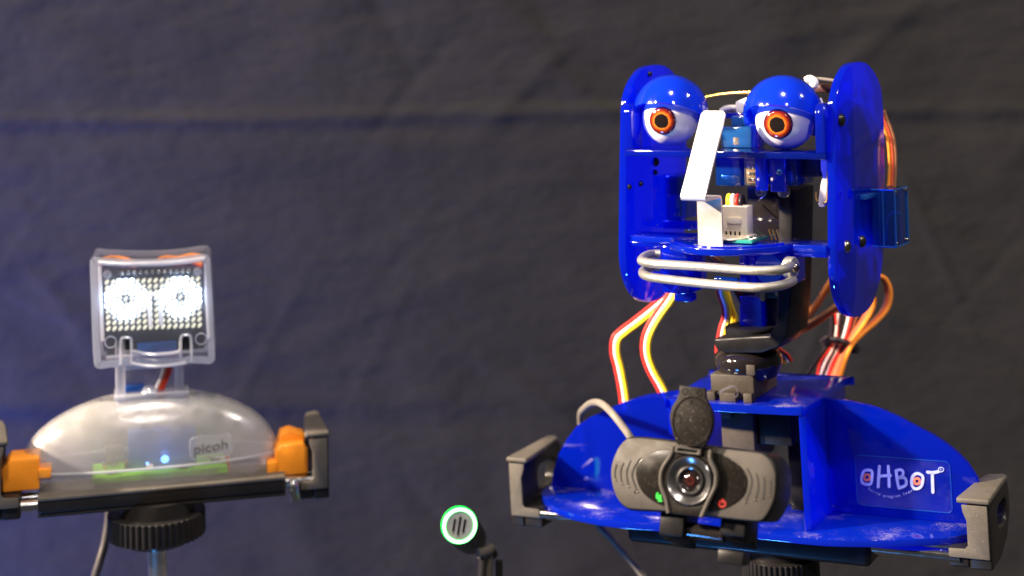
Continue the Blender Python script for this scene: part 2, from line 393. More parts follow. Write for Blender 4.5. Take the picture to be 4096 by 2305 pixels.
# ================================================================== BACKDROP
def backdrop():
    Y = 450; k = (Y + D) / D; b = bmesh.new(); nx, nz = 520, 420
    x0, x1, z1, z0 = -900, 900, 420, -1050
    from mathutils import noise as N
    g = []
    rf = random.Random(11)
    folds = []
    for _ in range(34):
        a_ = rf.choice((-1, 1)) * rf.uniform(.25, 1.25); folds.append((rf.uniform(-200, 4300), rf.uniform(-100, 2400), math.cos(a_), math.sin(a_), rf.uniform(220, 620), rf.uniform(.5, 1.5) * rf.choice((-1, 1, 1)), rf.uniform(3.5, 8)))
    for j in range(nz + 1):
        z = z0 + (z1 - z0) * j / nz; row = []
        for i in range(nx + 1):
            x = x0 + (x1 - x0) * i / nx
            px = 2048 + x / S / k; py = -z / S / k
            d = 0
            # horizontal crease running the full width, and a second, softer one lower down
            c1 = 455 - (px - 2048) * .012 + 8 * math.sin(px * .002); u = (py - c1) * S * k
            d -= 2.6 * math.exp(-(u / 5.0) ** 2); d += 1.0 * math.exp(-((u - 13) / 8.0) ** 2)
            c2 = 1610 + 12 * math.sin(px * .0016 + 1); u = (py - c2) * S * k; f2 = max(0, min(1, (2700 - px) / 1500))
            d -= 2.4 * f2 * math.exp(-(u / 10) ** 2); d += 2.2 * f2 * math.exp(-((u - 17) / 13) ** 2)
            # slack diagonal wrinkles
            q = Vector((x * .004, z * .004, 0)); wx = N.noise(q * 1.3) * 2
            d += 3.0 * N.noise(Vector((x * .006 + z * .009 + wx, z * .002, 3))) + 2.4 * N.noise(Vector((x * .0022 - wx, z * .013, 9)))
            for (ax_, az, dx, dz, L, h, w_) in ((3400, 250, .75, -.66, 500, 2, 8), (3900, 1000, .85, .5, 700, 2, 8), (2100, 350, .7, -.7, 400, 1.5, 8), (300, 1300, .5, .85, 500, 1, 10), (3700, 1300, .95, .25, 600, 2, 8), (1500, 1250, .9, -.4, 600, 1.2, 9), (3550, 60, .95, -.2, 700, 1.5, 8), (2200, 2000, .8, .6, 600, 1.2, 9)) + tuple(folds):
                rx, rz = px - ax_, py - az; al = rx * dx + rz * dz; pe = -rx * dz + rz * dx
                if abs(al) < L: d -= h * math.exp(-(pe * S * k / w_) ** 2) * (1 - (al / L) ** 2)
            row.append(b.verts.new((x, Y + d, z)))
        g.append(row)
    for j in range(nz):
        for i in range(nx): b.faces.new((g[j][i], g[j][i + 1], g[j + 1][i + 1], g[j + 1][i]))
    o = part('backdrop_cloth', b, 'cloth', None, WORLD, 180)
    md = o.modifiers.new('thickness', 'SOLIDIFY'); md.thickness = .0012; md.offset = 1
    tag(o, None, None, None, 'structure')
backdrop()

# ================================================================== BLUE ROBOT
RB = thing('tabletop_robot', T.M @ Vector((0, 20, -66)), 'blue acrylic robot head and shoulders with orange eyes and silver tube lips', 'robot')
EAR = [(-26.7, 10), (-24.9, 26), (-22, 32.3), (-17.2, 37.6), (-10.8, 41.8), (-4, 44.5), (6, 45.6), (17.5, 44.8), (25.8, 42.0), (33.9, 37.0), (39.2, 30.5), (41.2, 22), (41.3, 5), (39.6, -18), (37.3, -36.9), (35.5, -46), (33.3, -53), (29.6, -60.5), (24.6, -66.5), (17.5, -71.8), (8.7, -74.8), (-3.5, -75.8), (-13, -74), (-20, -70.5), (-25.5, -65.5), (-29.6, -59), (-31.5, -52), (-31.6, -44), (-29.4, -17.4)]
ear_o = [(p.x, p.y) for p in spline([(a, b_, 0) for a, b_ in EAR], 3, True)]
ear = part('ear_plate', prism(ear_o, 0, 53, 57, .35, 2), 'blue', RB, H, 35)
earL = part('ear_plate', prism(ear_o, 0, -57, -53, .35, 2), 'blue', RB, H, 35)
for px, py, r, mt in ((3362, 481, 3.1, 'blackscrew'), (3385, 987, 3.0, 'screw'), (3446, 966, 3.0, 'blackscrew')):
    c = H.on(px, py, 0, 57.0); screw(c, (1, 0, 0), r, 2.0, ear, H, mt)
for px, py in ((3359, 779), (3401, 776)):
    c = H.on(px, py, 0, 57.05); part('screw_hole', lathe([(2.4, 0), (2.4, .5), (1.5, .5), (1.5, .05), (0, .05)], c, (1, 0, 0), 20), 'blue', ear, H)
for px, py in ((2514, 748), (2560, 735), (2596, 297), (2618, 690)):
    c = H.on(px, py, 0, -52.9); screw(c, (1, 0, 0), 1.5, 1.6, earL, H, 'blackscrew', 'bolt')
# rounded knobs moulded at the top of both ears
for s_, e in ((1, ear), (-1, earL)):
    c = Vector((52.95 * s_, 9, 33)); part('mounting_lug', tube([c, c + Vector((-4.0 * s_, 0, 0))], 3.2, 14, 0), 'blue', e, H)
# eye tray: floor, front lip, end uprights
tray = part('eye_tray', box(-53, 53, -30, 12, 1.2, 4.2, .4), 'blue_clear', RB, H)
for s_ in (-1, 1):
    o_ = rrect(-30, -19, 4.2, 27, 4.8) ; o_ = [(-30, 4.2), (-19, 4.2), (-19, 22)] + [(-24.5 + 5.5 * math.cos(math.radians(a)), 22 + 5.5 * math.sin(math.radians(a))) for a in range(15, 180, 15)] + [(-30, 22)]
    part('end_bracket', prism(o_, 0, 48.2 * s_, 52.9 * s_, .4), 'blue_clear', tray, H)
part('rear_rail', box(-10, 10, 8.2, 12, 17, 21, .5), 'blue', tray, H)
# eyes
def eye(bp, bR, lp, lR, ip, ir, fr_ang, cy):
    C = H.on(*bp, 1, cy); CL = H.on(*lp, 1, cy)
    b = bmesh.new(); bmesh.ops.create_uvsphere(b, u_segments=48, v_segments=32, radius=bR)
    for v in b.verts: v.co += C
    ball = part('eyeball', b, 'eyeball', RB, H, 180)
    g = (H.sph(*ip, C, bR) - C).normalized()
    # iris cap: raised glossy cabochon with a radial coordinate
    b = bmesh.new(); uvl = b.loops.layers.uv.new('UVMap'); q = g.to_track_quat('Z', 'Y').to_matrix(); rings = []; n = 48; m_ = 14
    am = math.asin(ir / bR); base = bR * math.cos(am)
    for i in range(m_ + 1):
        rr = ir * i / m_; h = base + .25 + 2.4 * (1 - (rr / ir) ** 2) ** .5 * .9 if i < m_ else base - .2
        rings.append([b.verts.new(C + q @ Vector((rr * math.cos(2 * math.pi * k / n), rr * math.sin(2 * math.pi * k / n), h))) for k in range(n)] if i else [b.verts.new(C + q @ Vector((0, 0, h)))])
    for i in range(m_):
        for k in range(n):
            if i == 0: f = b.faces.new((rings[0][0], rings[1][k], rings[1][(k + 1) % n])); rv = (0, 1 / m_, 1 / m_)
            else: f = b.faces.new((rings[i][k], rings[i + 1][k], rings[i + 1][(k + 1) % n], rings[i][(k + 1) % n])); rv = (i / m_, (i + 1) / m_, (i + 1) / m_, i / m_)
            for lp_, v in zip(f.loops, rv): lp_[uvl].uv = (v, 0)
    part('iris', b, 'iris', ball, H, 180)
    # eyelid: half shell hinged on the left-right axis through its centre, open towards the front below
    fp = H.sph(*fr_ang, CL, lR); dz0 = -2.4; ta = math.atan2(fp.z - CL.z - dz0, CL.y - fp.y)
    b = None; nrm = Vector((0, math.sin(ta), math.cos(ta))); shells = []
    b = bmesh.new()
    for Rr in (lR, lR - 1.4):
        t = bmesh.new(); bmesh.ops.create_uvsphere(t, u_segments=64, v_segments=40, radius=Rr)
        bmesh.ops.bisect_plane(t, geom=t.verts[:] + t.edges[:] + t.faces[:], dist=1e-5, plane_co=(0, 0, dz0), plane_no=nrm, clear_inner=True)
        for v in t.verts: v.co += CL
        if Rr < lR: bmesh.ops.reverse_faces(t, faces=t.faces[:])
        join(b, t)
    be = [e_ for e_ in b.edges if len(e_.link_faces) == 1]
    bmesh.ops.bridge_loops(b, edges=be)
    lid = part('eyelid', b, 'lid', RB, H, 50)
    # the hinge tabs at the lid's sides
    for s_ in (-1, 1):
        x = CL.x + s_ * (lR - 1.0)
        o_ = [(CL.y + 3.4 * math.cos(a), CL.z - 1.5 + 4.2 * math.sin(a)) for a in [2 * math.pi * k / 16 for k in range(16)]]
        part('hinge_tab', prism(o_, 0, x - .9, x + .9, .3), 'lid', lid, H)
    part('eye_spindle', tube([C + Vector((0, bR * .8, 0)), C + Vector((0, bR + 9, 0))], 2.2, 14, 0), 'white', ball, H)
eye((3140, 483), 14.1, (3132, 459), 19.2, (3108, 499), 7.3, (3125, 423), -14)
eye((2682, 472), 14.1, (2683, 449), 18.9, (2646, 485), 7.1, (2675, 415), -14)
# nose: one bent strip = three faces
def strip(name, quad, th, mat, par, fr):
    a, b_, c, d = [Vector(q) for q in quad]; n = (b_ - a).cross(d - a).normalized() * th
    m_ = bmesh.new(); vs = [m_.verts.new(v) for v in (a, b_, c, d, a + n, b_ + n, c + n, d + n)]
    for f in ((0, 1, 2, 3), (7, 6, 5, 4), (0, 4, 5, 1), (1, 5, 6, 2), (2, 6, 7, 3), (3, 7, 4, 0)): m_.faces.new([vs[k] for k in f])
    bmesh.ops.recalc_face_normals(m_, faces=m_.faces[:]); bevel(m_, th * .3, 2, 40); return part(name, m_, mat, par, fr)
zt = -38.6
n1 = H.on(2794, 974, 2, zt); yv = n1.y
A1, B1 = H.on(2791, 795, 1, yv), H.on(2890, 795, 1, yv); A0, B0 = H.on(2794, 976, 1, yv), H.on(2893, 980, 1, yv)
yf = yv - 20
F1, G1 = H.on(2722, 790, 1, yf), H.on(2822, 790, 1, yf); U1, V1 = H.on(2808, 445, 1, yf + 27), H.on(2906, 447, 1, yf + 27)
zb = (A1.z + B1.z + F1.z + G1.z) / 4
def nose():
    path = [(yv, A0.z + .2), (yv, zb - 1.6), (yv - .5, zb - .4), (yv - 1.7, zb), (yf + 1.6, zb), (yf + .5, zb + .5), (yf + .15, zb + 1.6)]
    top = (yf + 27, (U1.z + V1.z) / 2)
    wd = 12.6; xm0 = (A0.x + B0.x) / 2; xm1 = (F1.x + G1.x) / 2; xm2 = (U1.x + V1.x) / 2
    pts = [(xm0, *path[0]), (xm0, *path[1]), (xm0, *path[2]), (xm0 * .9 + xm1 * .1, *path[3]), (xm1, *path[4]), (xm1, *path[5]), (xm1, *path[6])]
    pv = Vector((0, path[-1][0], path[-1][1])); tv = Vector((0, *top))
    for k in range(1, 9): q = pv.lerp(tv, k / 8); pts.append((xm1 + (xm2 - xm1) * k / 8, q.y, q.z))
    m_ = bmesh.new(); R = []
    for i, p in enumerate(pts):
        a = Vector(pts[max(0, i - 1)]); c = Vector(pts[min(len(pts) - 1, i + 1)]); t = (c - a); t.x = 0; t.normalize(); nn = Vector((0, -t.z, t.y)) * .6
        hw = wd / 2
        if i == len(pts) - 1: hw -= 1.4
        R.append([m_.verts.new(Vector(p) + Vector((s_ * hw, 0, 0)) + nn * q_) for s_, q_ in ((-1, 1), (1, 1), (1, -1), (-1, -1))])
    # rounded top: an extra ring just below the end
    for A, B in zip(R, R[1:]):
        for k in range(4): m_.faces.new((A[k], A[(k + 1) % 4], B[(k + 1) % 4], B[k]))
    m_.faces.new(R[0][::-1]); m_.faces.new(R[-1]); bmesh.ops.recalc_face_normals(m_, faces=m_.faces[:])
    # slide the last-but-one ring close to the tip so only the corners are clipped
    tip = R[-1]; pre = R[-2]
    for k in range(4):
        s_ = -1 if k in (0, 3) else 1
        pre[k].co = tip[k].co + (R[-3][k].co - tip[k].co).normalized() * 1.6 + Vector((s_ * .35, 0, 0))
        pre[k].co.x = R[-3][k].co.x + (xm2 - xm1) / 8
    return m_
NS = part('nose', nose(), 'nose', RB, H, 60)
# mouth plate: disc with arms to the ears
zp0, zp1 = zt - 3.2, zt
dc = (4.5, -28.5); R = 31
arc = []
pl = [(-52.9, -29), (-27, -30.5)]
for a in range(186, 361, 6):
    pl.append((dc[0] + R * math.cos(math.radians(a)), dc[1] + R * math.sin(math.radians(a))))
pl += [(36.5, -33), (52.9, -33), (52.9, -12), (30, -12), (14, -9), (-10, -8), (-26, -10), (-52.9, -12)]
pl = [p for p in pl]
mp = part('mouth_plate', prism(pl, 2, zp0, zp1, .4, 2), 'blue_dusty', RB, H, 35)
part('plate_ring', tube([(dc[0] + (R - 3) * math.cos(math.radians(a)), dc[1] + (R - 3) * math.sin(math.radians(a)), zp1 + .1) for a in range(190, 351, 8)], .8, 8, 2), 'blue', mp, H)
part('clear_tape', box(n1.x + .5, n1.x + 10, yv - 6.5, yv - 1, zp1 + .02, zp1 + .5, .1), 'clear', mp, H)
part('arm_rib', box(37, 52.8, -33, -30.6, zp0 - 2.2, zp0 - .01, .3), 'blue', mp, H)
part('arm_rib', box(-52.8, -28, -29, -26.6, zp0 - 2.2, zp0 - .01, .3), 'blue', mp, H)
# lips
LU = [H.on(*p, 2, -47) for p in ((2640, 1016), (2604, 1018), (2578, 1028), (2566, 1042), (2580, 1049), (2620, 1055), (2750, 1064), (2870, 1073), (2975, 1081), (3050, 1084), (3112, 1081), (3150, 1072), (3163, 1060))]
LL = [H.on(*p, 2, -54) for p in ((2640, 1068), (2600, 1070), (2578, 1080), (2571, 1093), (2584, 1103), (2620, 1112), (2750, 1128), (2870, 1140), (2975, 1149), (3050, 1152), (3112, 1145), (3150, 1134), (3172, 1122))]
for L_, nm in ((LU, 'upper_lip'), (LL, 'lower_lip')):
    o = part(nm, tube(L_, 2.2, 18, 6), 'silver', RB, H, 60)
    part('seam', tube([p + Vector((0, -2.17 if 3 < i < 12 else 0, -.35)) for i, p in enumerate(L_)][4:12], .16, 6, 4), 'alu', o, H)
ce = LU[-1] + Vector((-.5, .5, -1.2))
hub = part('lip_hub', lathe([(0, 0), (4.6, 0), (5.0, .4), (5.0, 4.0), (4.6, 4.5), (0, 4.5)], ce + Vector((-2, 0, 0)), (1, -.12, 0), 30), 'silver', RB, H)
screw(ce + Vector((2.4, -.5, 0)), (1, -.12, 0), 2.5, 2.0, hub, H)
# servos under the mouth plate
def servo(x0, x1, y0, y1, z0, z1, mat='servo_blue', parent=RB, fr=H, flange=None, inner=True):
    o = part('servo', box(x0, x1, y0, y1, z0, z1, 1.0), mat, parent, fr)
    mx, my, mz = (x0 + x1) / 2, (y0 + y1) / 2, (z0 + z1) / 2
    if inner:
        part('gear_block', box(x0 + 1.4, x1 - 1.4, y0 + 1.6, y1 - 1.4, z0 + (z1 - z0) * .55, z1 - 1.4, .4), 'servo_dark', o, fr)
        part('motor', tube([(mx, y0 + 2.2 + (y1 - y0) * .15, z0 + 1.6), (mx, y0 + 2.2 + (y1 - y0) * .15, z0 + (z1 - z0) * .5)], min(x1 - x0, y1 - y0) * .32, 16, 0), 'solder', o, fr)
    if flange: part('flange', box(*flange, .5), mat, o, fr)
    return o
def boxpx(fr, x0, x1, y0, y1, yl, dy):
    a = fr.on(x0, y1, 1, yl); b = fr.on(x1, y0, 1, yl); return (a.x, b.x, yl, yl + dy, a.z, b.z)
b_ = boxpx(H, 2650, 2748, 1010, 1172, -36, 22); bl = part('lip_servo_housing', box(*b_[:4], b_[4], zp0 - .1, .9), 'blue', RB, H)
part('gear_block', box(b_[0] + 2, b_[1] - 3, b_[2] + 3, b_[3] - 3, b_[4] + 6, zp0 - 3, .5), 'servo_blue', bl, H)
part('mounting_foot', box(b_[0] + 5.5, b_[1] + .5, b_[2] + 1, b_[2] + 9, b_[4] - 4, b_[4] - .05, .9), 'blue', bl, H)
b_ = boxpx(H, 2958, 3150, 1010, 1135, -34, 22); br = part('lip_servo_housing', box(b_[0], b_[1], b_[2], b_[3], b_[4], zp0 - .1, .9), 'blue', RB, H)
for k, f in enumerate((.12, .30, .46)):
    x = b_[0] + (b_[1] - b_[0]) * f; part('rib', box(x, x + 1.6, b_[2] - 1.6, b_[2] - .02, b_[4] + 1, zp0 - .6, .3), 'blue', br, H)
part('servo_horn', lathe([(0, 0), (6.5, 0), (7, .6), (7, 2.0), (0, 2.0)], (b_[1] - 9, b_[2] - .1, (b_[4] + zp0) / 2), (0, -1, 0), 28), 'servo_light', br, H)
part('cross_rod', tube([H.on(2862, 1117, 1, -30), H.on(2955, 1124, 1, -30)], 1.5, 12, 0), 'servo_blue', br, H)
# servos slung under the eye tray
zs = 1.1
b_ = boxpx(H, 2862, 2960, 631, 745, -22, 22)
s1 = servo(b_[0], b_[1], b_[2], b_[3], b_[4], zs, 'servo_blue', inner=False)
part('servo_label', box(b_[0] + 1.6, b_[1] - 1.6, b_[2] + 1.5, b_[3] - 2, b_[4] + 5.6, zs - 1.2, .3), 'servo_light', s1, H)
part('motor', box(b_[0] + 1.8, b_[1] - 4, b_[2] + 2.5, b_[3] - 3, b_[4] + 1.6, b_[4] + 5.2, .4), 'solder', s1, H)
b_ = boxpx(H, 2976, 3024, 631, 745, -22, 22)
s2 = servo(b_[0], b_[1], b_[2], b_[3], b_[4], zs, 'clear', inner=False)
part('circuit_board', box(b_[0] + .9, b_[1] - .9, b_[2] + 1.2, b_[2] + 2.4, b_[4] + 1.4, zs - 2.2, .1), 'amber_board', s2, H)
for k in range(6):
    c = (b_[0] + 1.9 + (k % 2) * 2.2, b_[2] + 1.15, b_[4] + 2.6 + (k // 2) * 2.9)
    part('chip', box(c[0], c[0] + 1.3, c[1] - .7, c[1] - .02, c[2], c[2] + 1.2, .15), 'solder' if k % 3 else 'pcbblack', s2, H)
for x0, x1, yb in ((3022, 3062, 765), (3080, 3137, 769)):
    a = boxpx(H, x0, x1, 631, yb, -25, 3); part('servo_tab', box(a[0], a[1], a[2], a[3], a[4], zs, .8), 'blue', RB, H)
b_ = boxpx(H, 3062, 3185, 631, 742, -19, 22); servo(b_[0], b_[1], b_[2], b_[3], b_[4], zs, 'servo_blue')
b_ = boxpx(H, 3186, 3275, 635, 708, -12, 18); s3 = servo(b_[0], b_[1], b_[2], b_[3], b_[4], zs, 'servo_dark', inner=False)
part('output_shaft', lathe([(0, 0), (4.5, 0), (5.2, 1), (4.2, 3.5), (0, 3.5)], (b_[1], -4, (b_[4] + zs) / 2), (1, 0, 0), 24), 'blue', s3, H)
c = H.on(3118, 690, 1, -25.2); screw(c, (0, -1, 0), 1.7, 1.2, s3, H, 'servo_light')
for px, py in ((3045, 765), (3135, 768)):
    c = H.on(px, py, 1, -12); part('bush', lathe([(0, 3), (1.6, 2.8), (2.6, 1.8), (2.85, 0), (2.6, -1.8), (0, -2.8)], c, (0, -1, 0), 24), 'clear', RB, H)
# white servo horn with copper hook, right of the tray
ha = [(p.x, p.z) for p in (H.on(*q, 1, -14) for q in ((3281, 642), (3309, 642), (3309, 700), (3306, 770), (3303, 815), (3296, 830), (3276, 829), (3271, 815), (3280, 745), (3290, 705), (3282, 680)))]
horn = part('servo_horn', prism(ha, 1, -14, -11.5, .5, 2), 'white', RB, H)
part('linkage_wire', tube([H.on(*q, 1, -14.6) for q in ((3264, 768), (3264, 790), (3270, 806))] + [H.on(3284, 812, 1, -13), H.on(3298, 811, 1, -14.9), H.on(3308, 795, 1, -15.2), H.on(3310, 690, 1, -15)], .35, 8, 5), 'brass', horn, H)
# servo between the eyes, standing on the tray
b_ = boxpx(H, 2885, 3003, 508, 600, -9, 18); sm_ = servo(b_[0], b_[1], b_[2], b_[3], 4.3, b_[5], 'servo_light')
b2 = boxpx(H, 2925, 3003, 480, 508, -4, 12); part('servo_top', box(b2[0], b2[1], b2[2], b2[3], b_[5] + .02, b2[5] + 2, .8), 'servo_light', sm_, H)
b3 = boxpx(H, 3003, 3025, 500, 600, -8, 10); part('servo_tab', box(b3[0], b3[1], b3[2], b3[3], 4.3, b3[5], .5), 'blue', RB, H)
a = boxpx(H, 2898, 3012, 452, 474, -1, 3.5); part('lid_link_bar', box(*a[:4], a[4], a[5], .8), 'blue', RB, H)
# rod and white arms behind the lids
part('lid_rod', tube([H.on(2815, 391, 1, 12), H.on(2880, 378, 1, 12), H.on(2950, 371, 1, 11), H.on(3015, 368, 1, 9)], .75, 10, 4), 'brass', RB, H)
a = boxpx(H, 2945, 3020, 398, 448, 8, 9); wa = [(p.x, p.z) for p in (H.on(*q, 1, 8) for q in ((2940, 408), (3010, 380), (3030, 380), (3030, 452), (2943, 452)))]
part('servo_arm', prism(wa, 1, 8, 15, .8), 'white', RB, H)
part('servo_arm', tube([H.on(2885, 446, 1, 14), H.on(2910, 434, 1, 14), H.on(2950, 431, 1, 14), H.on(3030, 432, 1, 14)], 1.6, 12, 4), 'white', RB, H)
part('servo_arm', tube([H.on(3225, 322, 1, 20), H.on(3240, 316, 1, 20), H.on(3258, 326, 1, 20), H.on(3256, 342, 1, 20), H.on(3240, 348, 1, 19)], 1.9, 12, 4), 'white', RB, H)
part('servo_arm', tube([H.on(3240, 322, 1, 21), H.on(3275, 316, 1, 22), H.on(3340, 324, 1, 24)], .9, 10, 4), 'greycable', RB, H)
a = boxpx(H, 3252, 3338, 338, 372, 26, 8); part('rear_servo', box(*a, 1.2), plain('maroon_servo_case', (.06, .02, .018), .5), RB, H)
part('servo_arm', tube([H.on(3275, 395, 1, 6), H.on(3290, 430, 1, 6), H.on(3310, 470, 1, 6)], 1.4, 10, 4), 'white', RB, H)
ribbon_wires([H.on(*p, 1, 6) for p in ((3258, 462), (3262, 490), (3252, 520))], ['orange', 'redorange'], .9, RB, H, (1, 0, 0))
part('servo_arm', tube([H.on(3252, 535, 1, 5), H.on(3264, 520, 1, 4), H.on(3275, 500, 1, 4)], 1.5, 10, 4), 'white', RB, H)
# servo on the outside of the ear
a = H.on(3585, 990, 1, 18); b3 = H.on(3585, 762, 1, 18)
es = servo(57.05, max(66, a.x), 18, 37, a.z, b3.z, 'servo_blue', inner=False)
part('servo_cap', box(a.x - 9, a.x - 7.2, 17.6, 37.4, a.z - .4, b3.z + .4, .6), 'servo_blue', es, H)
part('flange', box(57.05, 60, 3, 17.9, b3.z - 3.5, b3.z - 1, .5), 'servo_light', es, H)
for (p0, p1) in (((a.x, 18, a.z), (a.x, 18, b3.z)), ((a.x, 37, a.z), (a.x, 37, b3.z)), ((57.4, 18, b3.z), (a.x, 18, b3.z)), ((57.4, 18, a.z), (a.x, 18, a.z)), ((a.x, 18, b3.z), (a.x, 37, b3.z)), ((a.x, 18, a.z), (a.x, 37, a.z)), ((a.x - 6, 17.9, a.z), (a.x - 6, 17.9, b3.z))):
    part('case_edge_glint', tube([p0, p1], .45, 8, 0), 'servo_light', es, H)  # pale tubes imitate the bright glints along the clear case's edges
part('circuit_board', box(58.5, 60.2, 21, 34, a.z + 6, b3.z - 5, .2), 'servo_dark', es, H)
part('gear_rack', box(60.8, 62.2, 19.5, 21.5, a.z + 9, b3.z - 4, .2), 'servo_light', es, H)
cc_ = (a.x - 1.6, (a.z + b3.z) / 2 - 3)
part('wire_loop', tube([(cc_[0] - 4, 20, cc_[1] - 8), (cc_[0] - 3.6, 20, cc_[1] + 1), (cc_[0] - 1, 20.5, cc_[1] + 5.2), (cc_[0] + 1, 25, cc_[1] + 5), (cc_[0] + .8, 30, cc_[1] + 1), (cc_[0], 31, cc_[1] - 8)], .8, 8, 6), 'servo_light', es, H)
for yy in (19.6, 35.2):
    for zz in (a.z + 1.3, b3.z - 1.3): screw((a.x, yy, zz), (1, 0, 0), 1.15, .7, es, H)
# servo inside the other ear
a = H.on(2655, 882, 1, 12); b3 = H.on(2727, 705, 1, 12)
is_ = servo(-52.9, a.x + 9, 14, 34, a.z, b3.z, 'servo_blue')
part('cross_bar', box(-52.9, H.on(2785, 900, 1, 12).x, 10, 16, H.on(2700, 917, 1, 10).z, H.on(2700, 884, 1, 10).z, .6), 'blue', RB, H)
screw(H.on(2620, 648, 0, -52.9), (1, 0, 0), 2.4, 2, earL, H, 'blackscrew')
# connector on its board, behind the nose
bb_ = H.on(2892, 935, 1, yv + 8); bt = H.on(2987, 826, 1, yv + 8); zbrd = zp1
pcb = part('sensor_board', box(bb_.x - 5, bb_.x + 17, yv + 3, yv + 22, zbrd + .6, zbrd + 2.0, .1), 'pcbteal', RB, H)
part('board_disc', lathe([(0, .5), (8, .5), (8, 0), (0, 0)], (bb_.x + 4, yv + 9, zbrd + 2.02), (0, 0, 1), 32), 'cream', pcb, H)
for k in range(8):
    part('solder_pad', box(bb_.x + 15.2, bb_.x + 16.8, yv + 4 + k * 2.1, yv + 5.2 + k * 2.1, zbrd + 2.02, zbrd + 2.7, .25), 'solder', pcb, H)
for k in range(3):
    p0 = Vector((bb_.x + 20 + k * 2, yv + 20, zbrd + .5)); part('header_pin', tube([p0, p0 + Vector((-1.6, 0, 5))], .4, 6, 0), 'brass', pcb, H)
cn = part('plug', box(bb_.x, bt.x, yv + 8, yv + 15, zbrd + 2.6, bt.z, .5), 'cream', RB, H)
part('latch', box(bb_.x + 3.0, bt.x - 2.8, yv + 6.6, yv + 7.98, bb_.z + 5.2, bb_.z + 8.2, .3), 'cream', cn, H)
part('collar', box(bb_.x - .5, bt.x + .9, yv + 7.4, yv + 15.6, zbrd + 2.4, zbrd + 3.6, .2), 'cream', cn, H)
for k in range(4):
    part('contact_slot', box(bb_.x + 1.6 + k * 2.3, bb_.x + 2.3 + k * 2.3, yv + 7.3, yv + 7.7, zbrd + 3.7, zbrd + 5.4, .05), 'slot', cn, H)
for k, mt in enumerate(('yellow', 'whitewire', 'red', 'blackwire')):
    x = bb_.x + 1.8 + k * 2.15
    part('wire', tube([(x + .6, yv + 10, bt.z - 1), (x + .6, yv + 9.6, bt.z + 1.8), (x, yv + 11.5, bt.z + 4.1), (x - .9, yv + 15.5, bt.z + 3.8), (x - 1.6, yv + 18.5, bt.z + 0), (x - 1.6, yv + 20, bt.z - 8)], 1.05, 10, 6), mt, RB, H)
# neck: black servo, U bracket, round base
def onT(px, py, y): return T.on(px, py, 1, y)
HN = 8
a = boxpx(H, 2992, 3172, 752, 955, HN, 22); ns = part('neck_servo', box(*a, 1.2), 'black', RB, H)
cc2 = H.on(3085, 862, 1, HN)
part('motor_face', lathe([(0, 1.2), (9.5, 1.2), (10.2, .8), (10.2, 0), (0, 0)], cc2, (0, -1, 0), 36), 'black_gloss', ns, H)
part('glint_ridge', tube([H.on(3048, 822, 1, HN - 1.6), H.on(3085, 858, 1, HN - 1.6), H.on(3135, 898, 1, HN - 1.6)], .55, 8, 3), 'black_gloss', ns, H)  # raised ridge stands in for the diagonal highlight on the glossy servo
out_o = [(p.x, p.z) for p in (H.on(*q, 1, 20) for q in ((3168, 745), (3228, 745), (3222, 1000), (3216, 1200), (3204, 1320), (3170, 1365), (3100, 1388), (2960, 1388), (2920, 1372), (2912, 1330), (3030, 1322), (3130, 1318), (3160, 1270), (3165, 1100)))]
nb = part('neck_bracket', prism(out_o, 1, 2, 30, 1.2, 3), 'black', RB, H, 50)
a = boxpx(H, 3040, 3172, 960, 1318, 20, 10); part('bracket_web', box(*a, .8), 'black', nb, H)
a = boxpx(H, 2958, 3045, 1190, 1318, 14, 14); part('turntable_servo', box(*a, 1.0), 'blue', RB, H)
a = boxpx(H, 3030, 3160, 1030, 1190, 10, 12); part('bracket_plate', box(*a, .8), 'black', nb, H)
for q in ((3050, 1178), (3112, 1172), (3140, 1196), (3050, 1192)):
    c = H.on(*q, 1, 9.8); part('rivet', lathe([(0, .7), (1.6, .5), (1.9, 0), (0, 0)], c, (0, -1, 0), 16), 'screw', nb, H)
cN = H.on(3010, 1345, 1, 16)
part('neck_turntable', lathe([(0, 5.5), (12.6, 5.5), (13.6, 4.6), (13.8, 1), (13.2, 0), (11.8, -.8), (11.4, -3), (9.5, -5), (7.5, -6.5), (0, -6.5)], cN, (0, 0, 1), 48), 'black', RB, H)
part('turntable_screw', lathe([(0, 1.2), (1.2, 1), (1.6, 0), (0, 0)], H.on(3118, 1297, 1, 8), (0, -.5, 1), 16), 'screw', RB, H)
# neck foot on the shoulder plate
f0 = T.on(2843, 1606, 2, 0); f1 = T.on(3018, 1618, 2, 0)
yb0 = (f0.y + f1.y) / 2 + 6; fx0, fx1 = T.on(2843, 1560, 1, yb0).x, T.on(3016, 1560, 1, yb0).x
ztop = T.on(2930, 1500, 1, yb0).z
ft = part('neck_foot_servo', box(fx0, fx1, yb0, yb0 + 36, .05, ztop, .8), 'brownblack', RB, T)
part('output_hub', lathe([(0, 13), (6.5, 13), (7, 9), (10, 7.8), (14.8, 5.8), (17.2, 3.2), (17.6, 0), (17, -1.8), (14.2, -7.5), (0, -7.5)], ((fx0 + fx1) / 2 + 3.5, yb0 + 16, ztop + 4.0), (0, 0, 1), 48), 'black_gloss', ft, T)
cT = T.on(2985, 1480, 1, yb0 - 2)
part('hub_notch', box(cT.x, cT.x + 4.6, cT.y - .4, cT.y + 1.2, cT.z - 2.5, cT.z + 2.5, .4), 'brownblack', ft, T)
for px in (2828, 2880, 2975):
    c = T.on(px, 1588, 1, yb0 - 4); part('mounting_foot', box(c.x, c.x + (8.5 if px == 2880 else 4.5), yb0 - 5, yb0 - .05, .05, 4.6, .4), 'brownblack', ft, T)
part('clear_tie', tube([T.on(*q, 1, yb0 - 5) for q in ((2872, 1572), (2900, 1556), (2925, 1545), (2945, 1552), (2950, 1580), (2938, 1590))], .5, 8, 4), 'clear', ft, T)
